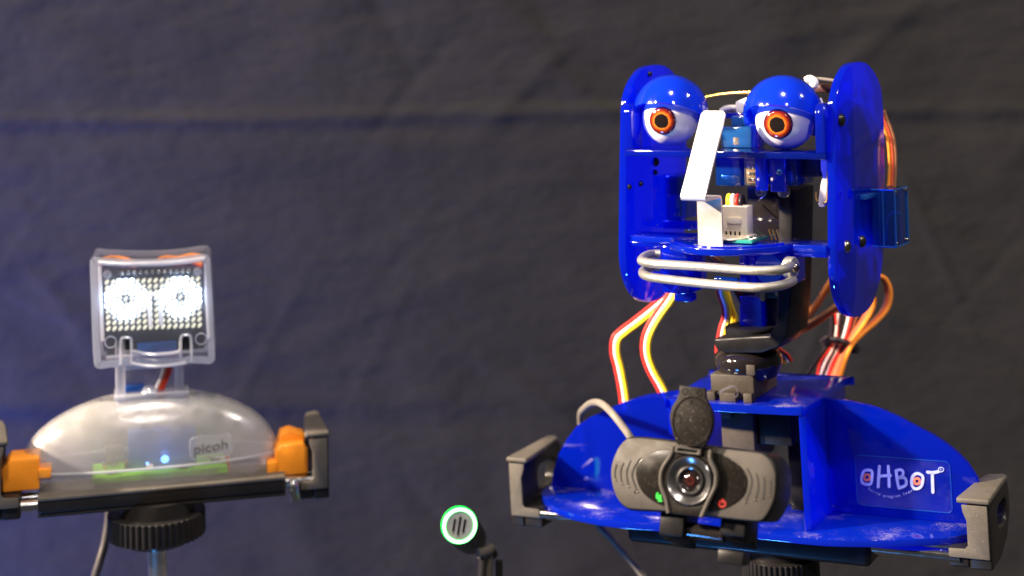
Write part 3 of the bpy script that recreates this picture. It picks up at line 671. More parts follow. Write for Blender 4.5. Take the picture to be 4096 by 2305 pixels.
part('clear_tie', tube([T.on(*q, 1, yb0 - 5.6) for q in ((2878, 1580), (2890, 1562), (2912, 1553), (2930, 1548))], .4, 8, 4), 'clear', ft, T)
# torso: shoulder plate, column walls, wings, shelf
tp = [(p.x, p.y) for p in spline([(-29.5, -2.5, 0), (-29.5, 62, 0), (-28, 63.5, 0), (42, 63.5, 0), (43.4, 62, 0), (43.4, -2.5, 0), (42.5, -5.2, 0), (39.5, -6.6, 0), (25, -7.6, 0), (-10, -8.0, 0), (-25, -6.6, 0), (-28.4, -5.0, 0)], 3, True)]
part('shoulder_plate', prism(tp, 2, -4, 0, .5, 2), 'blue_dusty', RB, T, 35)
zsh = -60
part('column_wall', box(39.6, 43.2, -5.5, 62.8, zsh + .05, -4.05, .5), 'blue', RB, T)
part('column_wall', box(-29.3, -25.9, -5.5, 62.8, zsh + .05, -4.05, .5), 'blue', RB, T)
wr = [(43.25, -3.2), (53, -3.6), (62, -4.9), (70.8, -7.0), (80, -10.4), (89, -14.8), (96, -18), (102.3, -21.8), (108, -26.3), (112.4, -31), (116, -37), (118.6, -44), (119.8, -51), (120, -59.95), (43.25, -59.95)]
wl = [(-29.35, -3.2), (-38, -3.8), (-46.1, -5.0), (-55, -7.0), (-62.5, -9.0), (-71, -12.2), (-78.5, -15.6), (-90, -20.9), (-98, -26), (-104.5, -33.5), (-110, -42), (-114.3, -52), (-115.6, -59.95), (-29.35, -59.95)]
ww = part('shoulder_wing', prism(wr, 1, 28, 32, .5, 2), 'blue', RB, T, 35)
part('shoulder_wing', prism(wl, 1, 28, 32, .5, 2), 'blue', RB, T, 35)
sh = spline([(-116.4, 34, 0), (-117.6, 24, 0), (-113.5, 12, 0), (-104, 0, 0), (-92, -9.5, 0), (-78, -15.5, 0), (-58, -19.4, 0), (-33, -18.2, 0), (0, -16, 0), (17, -14.8, 0), (47, -15.0, 0), (63, -12.4, 0), (83, -6.0, 0), (104, 4.5, 0), (115, 15, 0), (120.5, 27, 0), (120.5, 34, 0)], 4)
part('shelf', prism([(p.x, p.y) for p in sh], 2, zsh - 3.6, zsh, .5, 2), 'blue_dusty', RB, T, 35)
for px, py in ((2517, 2112), (3293, 2186)):
    c = T.on(px, py - 18, 2, zsh - 4.25); c.y += 5
    part('bumper_foot', lathe([(0, -3.4), (3, -3.0), (4.8, -1.5), (5.2, 0), (0, 0)], c, (0, 0, 1), 28), 'servo_light' if 0 else 'blue', RB, T)
# dark drive unit hanging inside the column
a = boxpx(T, 2892, 3010, 1640, 1850, 8, 30); dv = part('drive_servo', box(*a, .8), 'brownblack', RB, T)
a = boxpx(T, 3012, 3160, 1640, 1775, 12, 30); part('drive_body', box(*a, .8), 'black', dv, T)
a = boxpx(T, 2882, 2922, 1640, 1672, 4, 6); part('clip', box(*a, .5), 'brownblack', dv, T)
a = boxpx(T, 3165, 3200, 1745, 2040, 26, 5); part('rear_post', box(*a, .5), 'black', RB, T)
# printed label on the wing
yl = 27.9
lab = [T.on(*q, 1, yl) for q in ((3400 + 50 / 2.612, 1750 + 180 / 2.612), (3400 + 1040 / 2.612, 1750 + 240 / 2.612), (3400 + 1040 / 2.612, 1750 + 740 / 2.612), (3400 + 50 / 2.612, 1750 + 700 / 2.612))]
lx0, lx1 = lab[0].x, lab[1].x; lz1 = lab[0].z; lz0 = lab[3].z
st = part('name_label', prism(rrect(lx0, lx1, lz0, lz1, 2.5), 1, yl - .25, yl + .08, 0), 'stickerblue', ww, T)
part_rim = tube([(x, yl - .3, z) for x, z in rrect(lx0, lx1, lz0, lz1, 2.5)], .13, 6, 0, True)
# lettering: strokes traced in the label's own plane
def LP(x, y): q = T.on(3400 + x / 2.612, 1750 + y / 2.612, 1, yl); return (q.x, q.z)
bmL = None
for pts, wd, cl in (
    ([(180, 340), (230, 350), (232, 420), (220, 480), (180, 490), (130, 470), (125, 410), (145, 355)], 1.25, True),
    ([(310, 300), (303, 400), (297, 515)], 1.35, False), ([(402, 300), (408, 400), (412, 512)], 1.35, False), ([(303, 412), (345, 400), (425, 396)], 1.35, False),
    ([(485, 345), (495, 440), (515, 530)], 1.35, False), ([(485, 345), (530, 335), (555, 355), (552, 395), (510, 420)], 1.25, False), ([(510, 420), (570, 420), (590, 455), (580, 500), (515, 528)], 1.35, False),
    ([(710, 375), (760, 400), (762, 450), (745, 510), (695, 535), (655, 510), (645, 450), (665, 395)], 1.35, True),
    ([(812, 360), (870, 365), (925, 355)], 1.45, False), ([(862, 370), (865, 470), (868, 570)], 1.45, False),
    ([(952, 310), (978, 322), (975, 348), (952, 358), (930, 348), (928, 322)], .38, True)):
    bmL = stroke([LP(*p) for p in pts], wd, yl - .55, yl - .3, 5, cl, bmL)
tR = text_bm('R', 1.5, .1)
cR = LP(952, 343)
for v in tR.verts: v.co += Vector((cR[0], yl - .5, cR[1]))
bmL = join(bmL, tR)
part('lettering', bmL, 'print_white', ww, T, 30)
bmR = None
for cx, cy in ((180, 415), (702, 455)):
    bmR = stroke([LP(cx + dx, cy + dy) for dx, dy in ((-24, -22), (22, -24), (26, 20), (-20, 26))], 1.1, yl - .6, yl - .3, 3, True, bmR)
part('red_pupil_print', bmR, 'print_red', ww, T, 30)
sl = 'build program learn'; bS = None
for i, ch in enumerate(sl):
    if ch == ' ': continue
    u = i / (len(sl) - 1); px = 200 + 475 * u; py = 520 + 330 * u * (1 - u) - 0 * u
    c = LP(px, py + (25 if u < .9 else 30)); t = text_bm(ch, 1.9, .08); ang = math.atan2(-(330 * (1 - 2 * u)), 475)
    for v in t.verts:
        x, z = v.co.x, v.co.z; v.co = Vector((c[0] + x * math.cos(ang) - z * math.sin(ang), yl - .45 + v.co.y, c[1] + x * math.sin(ang) + z * math.cos(ang)))
    bS = join(bS, t)
part('slogan_print', bS, 'print_white', ww, T, 30)
part('label_rim', part_rim, 'print_white' if 0 else 'servo_light', ww, T)

# wiring of the blue robot
def WL(pts, Y): return [Wp(x, y, yy if isinstance(yy, (int, float)) else Y) for (x, y), yy in zip(pts, Y if isinstance(Y, list) else [Y] * len(pts))]
A_ = [(2700, 1150), (2675, 1178), (2645, 1207), (2562, 1275), (2492, 1328), (2464, 1358), (2460, 1412), (2475, 1475), (2492, 1562), (2500, 1640)]
B_ = [(2712, 1140), (2694, 1168), (2670, 1207), (2622, 1275), (2588, 1345), (2583, 1412), (2605, 1482), (2645, 1555), (2672, 1620)]
def flat_ribbon(pts, Y, mats, r, nm='wire', tilt=.55):
    L = WL(pts, Y); n = len(L)
    for k, mt in enumerate(mats):
        Q = []
        for i, p in enumerate(L):
            t = (L[min(n - 1, i + 1)] - L[max(0, i - 1)]).normalized(); a_ = Vector((-t.z, 0, t.x)).normalized()
            a_ = (a_ + Vector((0, -tilt, 0)))
            Q.append(p + a_ * ((k - (len(mats) - 1) / 2) * 1.95 * r))
        part(nm, tube(Q, r, 10, 7), mt, RB, WORLD)
flat_ribbon(A_, 67, ['red', 'whitewire', 'yellow'], .95)
flat_ribbon(B_, 50, ['red', 'whitewire', 'yellow'], .95)
flat_ribbon([(2878, 1130), (2886, 1180), (2902, 1225), (2905, 1275), (2892, 1320), (2880, 1395), (2886, 1455), (2900, 1500)], 40, ['red', 'whitewire', 'yellow'], .85)
flat_ribbon([(2900, 1150), (2916, 1210), (2932, 1255), (2937, 1285), (2925, 1310)], 44, ['yellow', 'yellow'], .85)
for k, mt in enumerate(('brown', 'redorange', 'orange', 'brown', 'red', 'orange', 'red')):
    o_ = k * 14; part('wire', tube(WL([(2925 + o_ * .95, 1150), (2950 + o_ * .9, 1195), (2975 + o_ * .72, 1240), (3000 + o_ * .5, 1280), (3015 + o_ * .45, 1310)], 12 + k * 1.2), 1.0, 8, 6), mt, RB, WORLD)
for k, mt in enumerate(('orange', 'brown', 'redorange', 'orange')):
    part('wire', tube(WL([(2790 + k * 22, 1020), (2815 + k * 22, 1040), (2850 + k * 20, 1062), (2880 + k * 20, 1085)], 15), .9, 8, 5), mt, RB, WORLD)
part('wire', tube(WL([(2805, 1070), (2795, 1100), (2806, 1130)], 20), 1.6, 8, 5), 'redorange', RB, WORLD)
flat_ribbon([(2945, 1385), (2962, 1402), (2968, 1425), (2950, 1440)], 26, ['red', 'whitewire', 'yellow'], .9)
flat_ribbon([(3095, 1395), (3118, 1412), (3140, 1428), (3152, 1450)], 26, ['yellow', 'whitewire', 'red'], .9)
# orange ear-servo ribbon, inside the ear and out at the back
flat_ribbon([(3524, 446), (3536, 480), (3552, 520), (3564, 565), (3570, 640), (3568, 715), (3562, 775)], 10, ['orange', 'redorange', 'brown'], .78, 'wire', 0)
ribbon_wires([H.on(*p, 0, 49) for p in ((3530, 514), (3490, 530), (3452, 565), (3434, 610), (3420, 655), (3418, 700), (3421, 760))], ['redorange', 'orange'], 1.2, RB, H, (0, 1, 0))
part('wire', tube([H.on(*p, 0, -60) for p in ((2520, 362), (2550, 366), (2590, 368), (2640, 366))], 2.0, 8, 5), 'redorange', RB, H)
# loom behind the head down to the cable tie
for k in range(3):
    o_ = k * 9
    part('wire', tube(WL([(3480 - o_, 1150), (3505 - o_, 1108), (3538 - o_ * .6, 1112), (3560 - o_, 1150), (3562 - o_, 1200), (3545 - o_, 1245), (3505 - o_, 1290), (3450 - o_ * .4, 1338), (3412, 1378 - o_ * .5), (3388 - o_, 1425), (3360 - o_, 1510)], 70 + k * 2), 1.15, 8, 6), ('orange', 'redorange', 'brown')[k], RB, WORLD)
for k in range(3):
    o_ = k * 9
    part('wire', tube(WL([(3500 - o_, 1190), (3492 - o_, 1235), (3462 - o_, 1290), (3425 - o_, 1345), (3400 - o_ * .7, 1385), (3372 - o_ * .8, 1440), (3345 - o_, 1510)], 76 + k * 2), 1.15, 8, 6), ('orange', 'brown', 'redorange')[k], RB, WORLD)
for k in range(3):
    o_ = k * 8
    part('wire', tube(WL([(3345, 1085 + o_), (3315 + o_, 1130), (3275 + o_, 1195), (3235 + o_, 1250), (3200, 1295 + o_ * .4)], 64 + k), 1.15, 8, 6), ('orange', 'redorange', 'brown')[k], RB, WORLD)
for k in range(3):
    o_ = k * 9
    part('wire', tube(WL([(3400, 1185 + o_), (3350, 1218 + o_), (3275, 1272 + o_), (3225, 1300 + o_), (3180, 1318 + o_)], 68 + k), 1.15, 8, 6), ('brown', 'redorange', 'orange')[k], RB, WORLD)
for mt, xs in (('blackwire', (3328, 3326, 3302, 3262, 3220)), ('red', (3341, 3350, 3318, 3280, 3272)), ('whitewire', (3352, 3342, 3328, 3300, 3276)), ('blackwire', (3366, 3354, 3342, 3316, 3290)), ('whitewire', (3398, 3374, 3350, 3320, 3296)), ('red', (3410, 3386, 3360, 3332, 3308)), ('blackwire', (3418, 3394, 3370, 3342, 3318)), ('brown', (3428, 3400, 3380, 3350, 3330))):
    part('wire', tube(WL([(xs[0], 1255), (xs[1], 1345), (xs[2], 1395), (xs[3], 1450), (xs[4], 1512)], 82), 1.15, 8, 6), mt, RB, WORLD)
tie = part('cable_tie', tube(WL([(3302, 1358), (3335, 1360), (3375, 1370), (3420, 1388), (3422, 1402), (3380, 1388), (3335, 1374), (3305, 1372)], [78, 76, 76, 80, 88, 92, 92, 86]), 2.0, 8, 4, True), 'blackwire', RB, WORLD)
part('tie_head', tube(WL([(3296, 1352), (3312, 1378)], 77), 3.2, 10, 0), 'blackwire', tie, WORLD)
part('tie_head', tube(WL([(3412, 1386), (3424, 1404)], 79), 2.6, 10, 0), 'blackwire', tie, WORLD)

# ================================================================== CLAMP MOUNTS
CG = 'telescopic clamp mounts holding the robots'
CL = thing('clamp_mount', (2, 10, -86), 'black telescopic clamp mount with chrome rods gripping the shelf of the blue robot', 'clamp', CG, T)
def bracket(fr, xi, s_, z0, z1, yf_, root, wd=8.8, foot=17.5, dep=46):
    """C-shaped jaw: upright with a window, foot towards the middle, lip on top. xi = outer x, s_ = +1 when it is the right jaw"""
    xo = xi; xin = xi - s_ * wd
    H_ = z1 - z0
    # side profile in y-z with rounded rear and a window, extruded across x
    side = [(yf_, z0), (yf_ + dep * .45, z0), (yf_ + dep * .8, z0 + H_ * .18), (yf_ + dep, z0 + H_ * .52), (yf_ + dep, z1 - 5), (yf_ + dep - 2, z1), (yf_, z1)]
    win = [(p[0], p[1]) for p in rrect(yf_ + dep * .38, yf_ + dep * .84, z0 + H_ * .42, z1 - H_ * .2, 4.5)]
    up = part('upright', prism(side, 0, min(xo, xin), max(xo, xin), 1.0, 3, holes=[win]), 'clampblack', root, fr, 50)
    ft_ = part('foot', box(min(xin, xin - s_ * foot) - (0 if s_ > 0 else -.02), max(xin, xin - s_ * foot) - (.02 if s_ > 0 else 0), yf_ + .4, yf_ + dep * .55, z0 + .2, z0 + H_ * .30, 1.2, 3), 'clampblack', root, fr)
    # grey facing on the front: upright strip and foot strip
    fo = [(xo - s_ * .8, z1 - .6), (xo - s_ * .8, z0 + H_ * .17), (xin - s_ * (foot - .8), z0 + H_ * .17), (xin - s_ * (foot - .8), z0 + H_ * .30), (xin - s_ * 1.6, z0 + H_ * .31), (xin - s_ * .2, z0 + H_ * .36), (xin - s_ * .2, z1 - 8), (xin - s_ * 1.8, z1 - 4), (xin - s_ * 2.2, z1 - .6)]
    part('jaw_facing', prism(fo, 1, yf_ - 1.3, yf_ - .05, .5, 2), 'clampgrey', root, fr, 40)
    lipo = [(xo + s_ * .5, yf_ - 1.6), (xin - s_ * 4.2, yf_ - 1.6), (xin - s_ * 4.4, yf_ + 1), (xin - s_ * 1.2, yf_ + dep * .7), (xin + s_ * 1, yf_ + dep - 3), (xo - s_ * 2, yf_ + dep), (xo + s_ * .3, yf_ + dep - 3)]
    part('jaw_lip', prism(lipo, 2, z1 + .02, z1 + 2.6, .9, 3), 'clampgrey', root, fr, 50)
yC = 2.0
r0 = T.on(3974, 2287, 1, yC); r1 = T.on(3945, 2010, 1, yC)
bracket(T, 127.0, 1, r0.z, T.on(3900, 2016, 1, yC).z, yC, CL, 10.5, 10)
l0 = T.on(2047, 2100, 1, yC)
bracket(T, -127.5, -1, T.on(2060, 2104, 1, yC).z, T.on(2080, 1850, 1, yC).z, yC, CL, 7.8, 11, 50)
zr = -68.0
for yy in (yC + 2, yC + 18): part('rod', tube([(-112, yy, zr + .3), (112, yy, zr)], 2.9, 20, 0), 'chrome', CL, T, 60)
part('rail_body', box(-58, 70, yC - 3.5, yC + 27, zr - 8.5, zr + 3.6, 3.0, 4), 'clampblack', CL, T)
part('rail_seat', box(-92, 90, yC + 12, yC + 24, zr + 2, zsh - 4.3, 1.0), 'clampblack', CL, T)
kc = (18.5, yC + 14)
kz = T.on(3090, 2235, 1, yC + 10).z
kn = part('knob', gear(19.5, 18.6, kz - 19, kz + 1, 44, kc), 'clampblack', CL, T, 25)
part('knob_collar', lathe([(0, zr - 8), (16, zr - 8), (16, kz + 1.5), (17.5, kz + 1), (0, kz + 1)], (*kc, 0), (0, 0, 1), 40), 'clampblack', CL, T)
part('stand_pole', tube([(*kc, kz - 19.1), (*kc, kz - 150)], 6.5, 24, 0), 'alu', CL, T)

# ================================================================== WEBCAM
WB = thing('webcam', (0, 12, -22), 'grey bar webcam with raised black lens cover clipped in front of the blue robot', 'webcam', None, WC)
def WP(x, y, yy=0): return WC.on(2400 + x / 2.231, 1500 + y / 2.231, 1, yy)
def w2(pts, yy=0): return [(q.x, q.z) for q in (WP(*p, yy) for p in pts)]
bo = w2([(92, 900), (100, 800), (130, 705), (175, 620), (225, 568), (280, 549), (420, 553), (660, 583), (960, 625), (1250, 662), (1420, 683), (1490, 712), (1545, 775), (1580, 870), (1583, 960), (1570, 1100), (1530, 1210), (1480, 1290), (1425, 1318), (1250, 1306), (960, 1272), (560, 1228), (300, 1213), (225, 1192), (160, 1130), (115, 1030)])
bo = [(p.x, p.y) for p in spline([(a, b_, 0) for a, b_ in bo], 3, True)]
cx_ = sum(p[0] for p in bo) / len(bo); cz_ = sum(p[1] for p in bo) / len(bo)
sc_ = lambda f, g=None: [(cx_ + (p[0] - cx_) * f, cz_ + (p[1] - cz_) * (g or f)) for p in bo]
body = prism(sc_(1.0), 1, .0, 21, 2.2, 4)
wbody = part('body', body, 'black', WB, WC, 50)
face = part('front_face', prism(sc_(.985, .955), 1, -.9, .3, .5, 2), 'camgrey', WB, WC, 50)
el = w2([(330, 890), (345, 800), (400, 735), (500, 685), (620, 664), (800, 672), (1000, 690), (1120, 725), (1230, 790), (1300, 870), (1322, 950), (1300, 1060), (1210, 1150), (1080, 1205), (930, 1222), (760, 1205), (560, 1165), (430, 1090), (360, 1000)])
el = [(p.x, p.y) for p in spline([(a, b_, 0) for a, b_ in el], 4, True)]
part('dark_oval', prism(el, 1, -1.3, -.5, .25, 2), 'camdark', WB, WC, 50)
# speaker grooves: raised dark inlays cut as thin curved slots with bright lower ends
for k, pts in enumerate((((148, 805), (132, 870), (138, 940)), ((208, 790), (185, 870), (195, 972)), ((273, 770), (238, 870), (255, 998)), ((358, 745), (295, 850), (290, 920), (335, 1045)),
                         ((1315, 842), (1352, 920), (1345, 1020), (1297, 1140)), ((1398, 885), (1412, 960), (1408, 1040), (1384, 1118)), ((1465, 915), (1468, 1000), (1455, 1100)), ((1527, 945), (1527, 1010), (1520, 1085)))):
    part('sound_slot', stroke(w2(pts, -1), .62, -1.02, -.85, 5), 'slot', face, WC, 30)
    q = WP(*pts[-1], -1); part('slot_end', lathe([(0, .25), (.45, .2), (.5, 0), (0, 0)], (q.x, -.95, q.z), (0, -1, 0), 12), 'screw', face, WC)
q = WP(313, 1046, -1); part('microphone_hole', prism(circ(q.x, q.z, .65, 16), 1, -1.05, -.85, 0), 'slot', face, WC)
# lens
lc = WP(805, 945, -3); LR = 9.9
lr = part('lens_ring', lathe([(LR, -3.0), (LR, 2.2), (LR - .5, 2.8), (LR - 1.0, 2.6), (LR - 3.6, .2), (LR - 3.8, -1.0), (LR - 3.9, -3), (LR, -3)][:-1], (lc.x, -2.2, lc.z), (0, -1, 0), 64), 'lensring', WB, WC, 30)
part('lens_barrel', lathe([(LR - 3.9, -2), (LR - 4.0, 1.3), (LR - 4.6, 1.5), (5.0, .4), (5.0, -1.0), (0, -1.0)], (lc.x, -2.2, lc.z), (0, -1, 0), 48), 'black', lr, WC)
part('inner_ring', lathe([(5.3, -.5), (5.3, 1.0), (5.0, 1.2), (4.7, 1.0), (4.5, -.5)], (lc.x, -2.2, lc.z), (0, -1, 0), 48), 'lensring', lr, WC)
part('lens_glass', lathe([(4.6, -.8), (3.6, .1), (2, .6), (0, .8)], (lc.x, -2.2, lc.z), (0, -1, 0), 40), 'glass', lr, WC, 180)
part('iris_stop', lathe([(1.8, .0), (1.8, .15), (1.3, .15), (1.3, 0)], (lc.x, -2.95, lc.z), (0, -1, 0), 24), plain('brown_lens_coating', (.04, .008, .006), .2, 0, .3), lr, WC)
# lens cover frame and raised flap
fo = w2([(680, 628), (925, 655), (990, 665), (1005, 700), (985, 760), (1040, 880), (1045, 950), (1040, 1010), (985, 1110), (910, 1275), (590, 1235), (575, 1140), (530, 1020), (528, 920), (545, 850), (635, 720), (655, 640)], -3)
hole = [(lc.x + (LR + .15) * math.cos(2 * math.pi * k / 48), lc.z + (LR + .15) * math.sin(2 * math.pi * k / 48)) for k in range(48)]
cv = part('lens_cover_frame', prism(fo, 1, -3.6, -1.0, .7, 3, holes=[hole]), 'flap', WB, WC, 45)
for pts in (((655, 640), (635, 715), (560, 835), (542, 930), (552, 1010), (590, 1110), (612, 1232)), ((990, 668), (985, 755), (1032, 870), (1036, 950), (1024, 1010), (975, 1110), (905, 1270))):
    part('side_rail', tube([WP(*p, -3.7) for p in pts], 1.0, 10, 6), 'camgrey', cv, WC)
hb = w2([(685, 632), (912, 662), (905, 722), (668, 690)], -4)
hh = w2([(708, 655), (880, 678), (874, 700), (697, 677)], -4)
part('hinge_bar', prism(hb, 1, -5.2, -3.65, .4, 2, holes=[hh]), 'camgrey', cv, WC, 45)
fl = w2([(710, 88), (945, 120), (950, 200), (1000, 310), (1020, 400), (1008, 490), (965, 590), (930, 650), (690, 622), (655, 540), (628, 430), (622, 360), (645, 280), (690, 210), (708, 160)], -6)
flp = part('privacy_flap', prism(fl, 1, -6.6, -4.6, .5, 3), 'flap', WB, WC, 45)
fc = WP(822, 415, -6.6); part('flap_recess_rim', tube([(fc.x + 8.5 * math.cos(a), -6.7, fc.z + 9.9 * math.sin(a)) for a in [2 * math.pi * k / 40 for k in range(40)]], .33, 8, 0, True), 'black_gloss', flp, WC)
for x, y, r in ((760, 148, 1.15), (888, 163, 1.15), (688, 398, 1.8), (944, 430, 1.8)):
    q = WP(x, y, -6.6); part('pin_mark', tube([(q.x + r * math.cos(a), -6.65, q.z + r * math.sin(a)) for a in [2 * math.pi * k / 20 for k in range(20)]], .17, 6, 0, True), 'black_gloss', flp, WC)
t2 = text_bm('2', 2.6, .08)
q = WP(812, 262, -6.6)
for v in t2.verts: v.co += Vector((q.x, -6.7, q.z))
part('moulded_numeral', t2, 'black_gloss', flp, WC, 30)
# glowing icons
bi = stroke(w2([(1080, 1125), (1064, 1142), (1068, 1168), (1092, 1178), (1116, 1165), (1118, 1140), (1105, 1125)], -1.4), .42, -1.5, -1.32, 5)
bi = stroke(w2([(1092, 1108), (1092, 1142)], -1.4), .42, -1.5, -1.32, 2, False, bi)
part('power_icon', bi, 'icon_red', WB, WC, 30)
bi = stroke(w2([(538, 1078), (530, 1092), (538, 1112)], -1.4), .9, -1.5, -1.32, 4); bi = stroke(w2([(522, 1122), (550, 1126)], -1.4), .6, -1.5, -1.32, 2, False, bi)
bi = stroke(w2([(540, 1085), (540, 1120)], -1.4), .7, -1.5, -1.32, 2, False, bi)
bi = stroke(w2([(522, 1062), (512, 1080), (520, 1104)], -1.4), .38, -1.5, -1.32, 4, False, bi); bi = stroke(w2([(516, 1050), (502, 1074), (508, 1106)], -1.4), .34, -1.5, -1.32, 4, False, bi)
part('signal_icon', bi, 'icon_green', WB, WC, 30)
# clip below the body
for x0, x1 in ((2642, 2738), (2885, 2985)):
    a = WC.on(x0, 2090, 1, 6); b3 = WC.on(x1, 2140, 1, 6)
    cl = [(4.5, a.z + 6), (22, a.z + 6), (22, a.z - 10), (16, b3.z - 2), (13.0, b3.z - 4), (4.5, b3.z - 1)]
    part('clip_arm', prism([(p[0], p[1]) for p in cl], 0, a.x, b3.x, .8, 2), 'black', WB, WC, 45)
a = WC.on(2735, 2100, 1, 8); b3 = WC.on(2890, 2160, 1, 8); part('clip_spindle', tube([(a.x, 10, (a.z + b3.z) / 2), (b3.x, 10, (a.z + b3.z) / 2)], 3.2, 16, 0), 'black_gloss', WB, WC)
part('clip_foot', box(b3.x - 1, b3.x + 10, 6, 16, b3.z - 9, b3.z - 3.6, .8), 'black', WB, WC)
# its cable: over the wing and away underneath
part('cable', tube([Wp(2530, 1765, -10), Wp(2505, 1725, -8), Wp(2450, 1655, 0), Wp(2408, 1617, 20), Wp(2372, 1611, 45), Wp(2340, 1632, 70), Wp(2322, 1668, 88), Wp(2335, 1790, 96), Wp(2350, 1950, 95), Wp(2380, 2080, 92), Wp(2450, 2160, 88), Wp(2530, 2250, 84), Wp(2590, 2330, 80), Wp(2680, 2460, 78)], 1.9, 14, 8), 'greycable', WB, WORLD)

# ================================================================== CLEAR ROBOT
PB = thing('desk_robot', (0, 0, -12), 'clear dome-bodied robot with a square head showing glowing white LED eyes', 'robot', None, P)
# dome body
def dome(R, bdep, hgt, fr_z0, th, seg=72, nv=20, z_lo=-9):
    b = bmesh.new(); G = []
    def plan(a, rx, ry): 
        e = 2 / 2.4; c, s_ = math.cos(a), math.sin(a)
        return rx * abs(c) ** e * (1 if c >= 0 else -1), ry * abs(s_) ** e * (1 if s_ >= 0 else -1)
    prof = [(1.0 - .035, z_lo), (.992, z_lo * .45), (1.0, 0)] + [(math.cos(math.radians(t)), hgt * math.sin(math.radians(t))) for t in [5 + 62 * i / nv for i in range(nv + 1)]]
    for off in (0, th):
        for f, z in prof:
            rx, ry = R * f - off, bdep * f ** .8 - off
            G.append([b.verts.new((*plan(2 * math.pi * k / seg, rx, ry), z - off * (.8 if z > 5 else 0))) for k in range(seg)])
    m_ = len(prof)
    for base in (0, m_):
        for i in range(m_ - 1):
            for k in range(seg): b.faces.new((G[base + i][k], G[base + i][(k + 1) % seg], G[base + i + 1][(k + 1) % seg], G[base + i + 1][k]))
    for i in (0, m_ - 1):
        for k in range(seg): b.faces.new((G[i][k], G[m_ + i][k], G[m_ + i][(k + 1) % seg], G[i][(k + 1) % seg]))
    bmesh.ops.recalc_face_normals(b, faces=b.faces[:]); return b, plan
DR, DD, DH = 68.5, 21, 37.5
b, plan = dome(DR, DD, DH, 0, 1.4)
dm = part('body_shell', b, 'dome', PB, P, 60)
part('seam_flange', tube([(*plan(2 * math.pi * k / 72, DR + .4, DD + .4), .2) for k in range(72)], .75, 8, 0, True), 'clearedge', PB, P)
part('base_plate', prism([plan(2 * math.pi * k / 72, DR * .955, DD * .93) for k in range(72)], 2, -11, -9.1, .3, 2), 'clear', PB, P)
bd = part('circuit_board', box(-31, 40, -17.5, 10, -6.6, -3.4, .2), 'pcbgreen', PB, P)
part('jumper_board', box(-30, 38, -16.6, 9.6, -8.9, -6.7, .2), 'pcbblack', bd, P)
rnd = random.Random(3)
for k in range(16):
    x = -28 + rnd.random() * 62; y = -11 + rnd.random() * 18; wx, wy, h = 2 + rnd.random() * 5, 1.5 + rnd.random() * 3, .8 + rnd.random() * 2
    part('chip', box(x, x + wx, y - 4, y - 4 + wy, -3.35, -3.35 + h, .2), ('pcbblack', 'solder', 'cream', 'brass')[k % 4], bd, P)
part('usb_socket', box(-24, -14, -8, 2, -3.35, 10, .4), 'solder', bd, P)
part('usb_socket', box(-9, -5, -8, 2, -3.35, 9, .4), 'alu', bd, P)
part('servo', box(-12, 24, -9, 5, -3, 17, .8), 'servo_light', bd, P)
for x, z, q_ in ((5, 1.0, 4.2), (-3, .5, 1.6)): part('status_light', lathe([(0, q_ * .5), (q_ * .35, q_ * .38), (q_ * .5, 0), (0, 0)], (x + q_ / 2, -14, z + q_ * .4), (0, -1, 0), 20), 'blue_led', bd, P)
part('latch', prism([(-6, -11), (-4, -19), (6, -19), (8, -11)], 1, -DD * .93, -DD * .93 + 5, .6), 'clearedge', PB, P)
part('wire', tube([(41, -10, -8), (41, -10, -3), (40.6, -8, 0)], 1, 8, 3), 'redorange', PB, P)
# printed name on the shell
def dsurf(x, z):
    f = math.sqrt(max(.01, 1 - (max(z, 0) / DH) ** 2)); rx, ry = DR * f, DD * f ** .8
    return -ry * max(0, 1 - abs(x / rx) ** 2.4) ** (1 / 2.4)
q0 = P.on(760, 1790, 1, -DD); q1 = P.on(927, 1790, 1, -DD + 3); za = P.on(840, 1742, 1, -DD + 3).z; zb_ = P.on(840, 1836, 1, -DD).z
o_ = rrect(q0.x, q1.x, zb_, za, 2.6)
cxs, czs = (q0.x + q1.x) / 2, (za + zb_) / 2
b = bmesh.new(); n_ = len(o_); rings = []
for f in (0, .35, .7, 1.0): rings.append([b.verts.new((cxs + (x - cxs) * f, dsurf(cxs + (x - cxs) * f, czs + (z - czs) * f) - .12, czs + (z - czs) * f)) for x, z in o_])
for A, B in zip(rings[1:], rings[2:]):
    for k in range(n_): b.faces.new((A[k], A[(k + 1) % n_], B[(k + 1) % n_], B[k]))
b.faces.new(rings[1])
bmesh.ops.delete(b, geom=rings[0], context='VERTS')
stk = part('name_label', b, 'sticker', PB, P, 60)
part('label_rim', tube([(x, dsurf(x, z) - .2, z) for x, z in o_], .14, 6, 0, True), 'clearedge', stk, P)
tp_ = text_bm('picoh', 7.0, .12)
w0 = max(v.co.x for v in tp_.verts) - min(v.co.x for v in tp_.verts); kx = (q1.x - q0.x) * .80 / w0
for v in tp_.verts:
    x = cxs + v.co.x * kx; z = czs - 2.2 + v.co.z * 1.0 + (x - cxs) * .05; v.co = Vector((x, dsurf(x, z) - .3 + v.co.y, z))
part('lettering', tp_, 'print_dark', stk, P, 30)
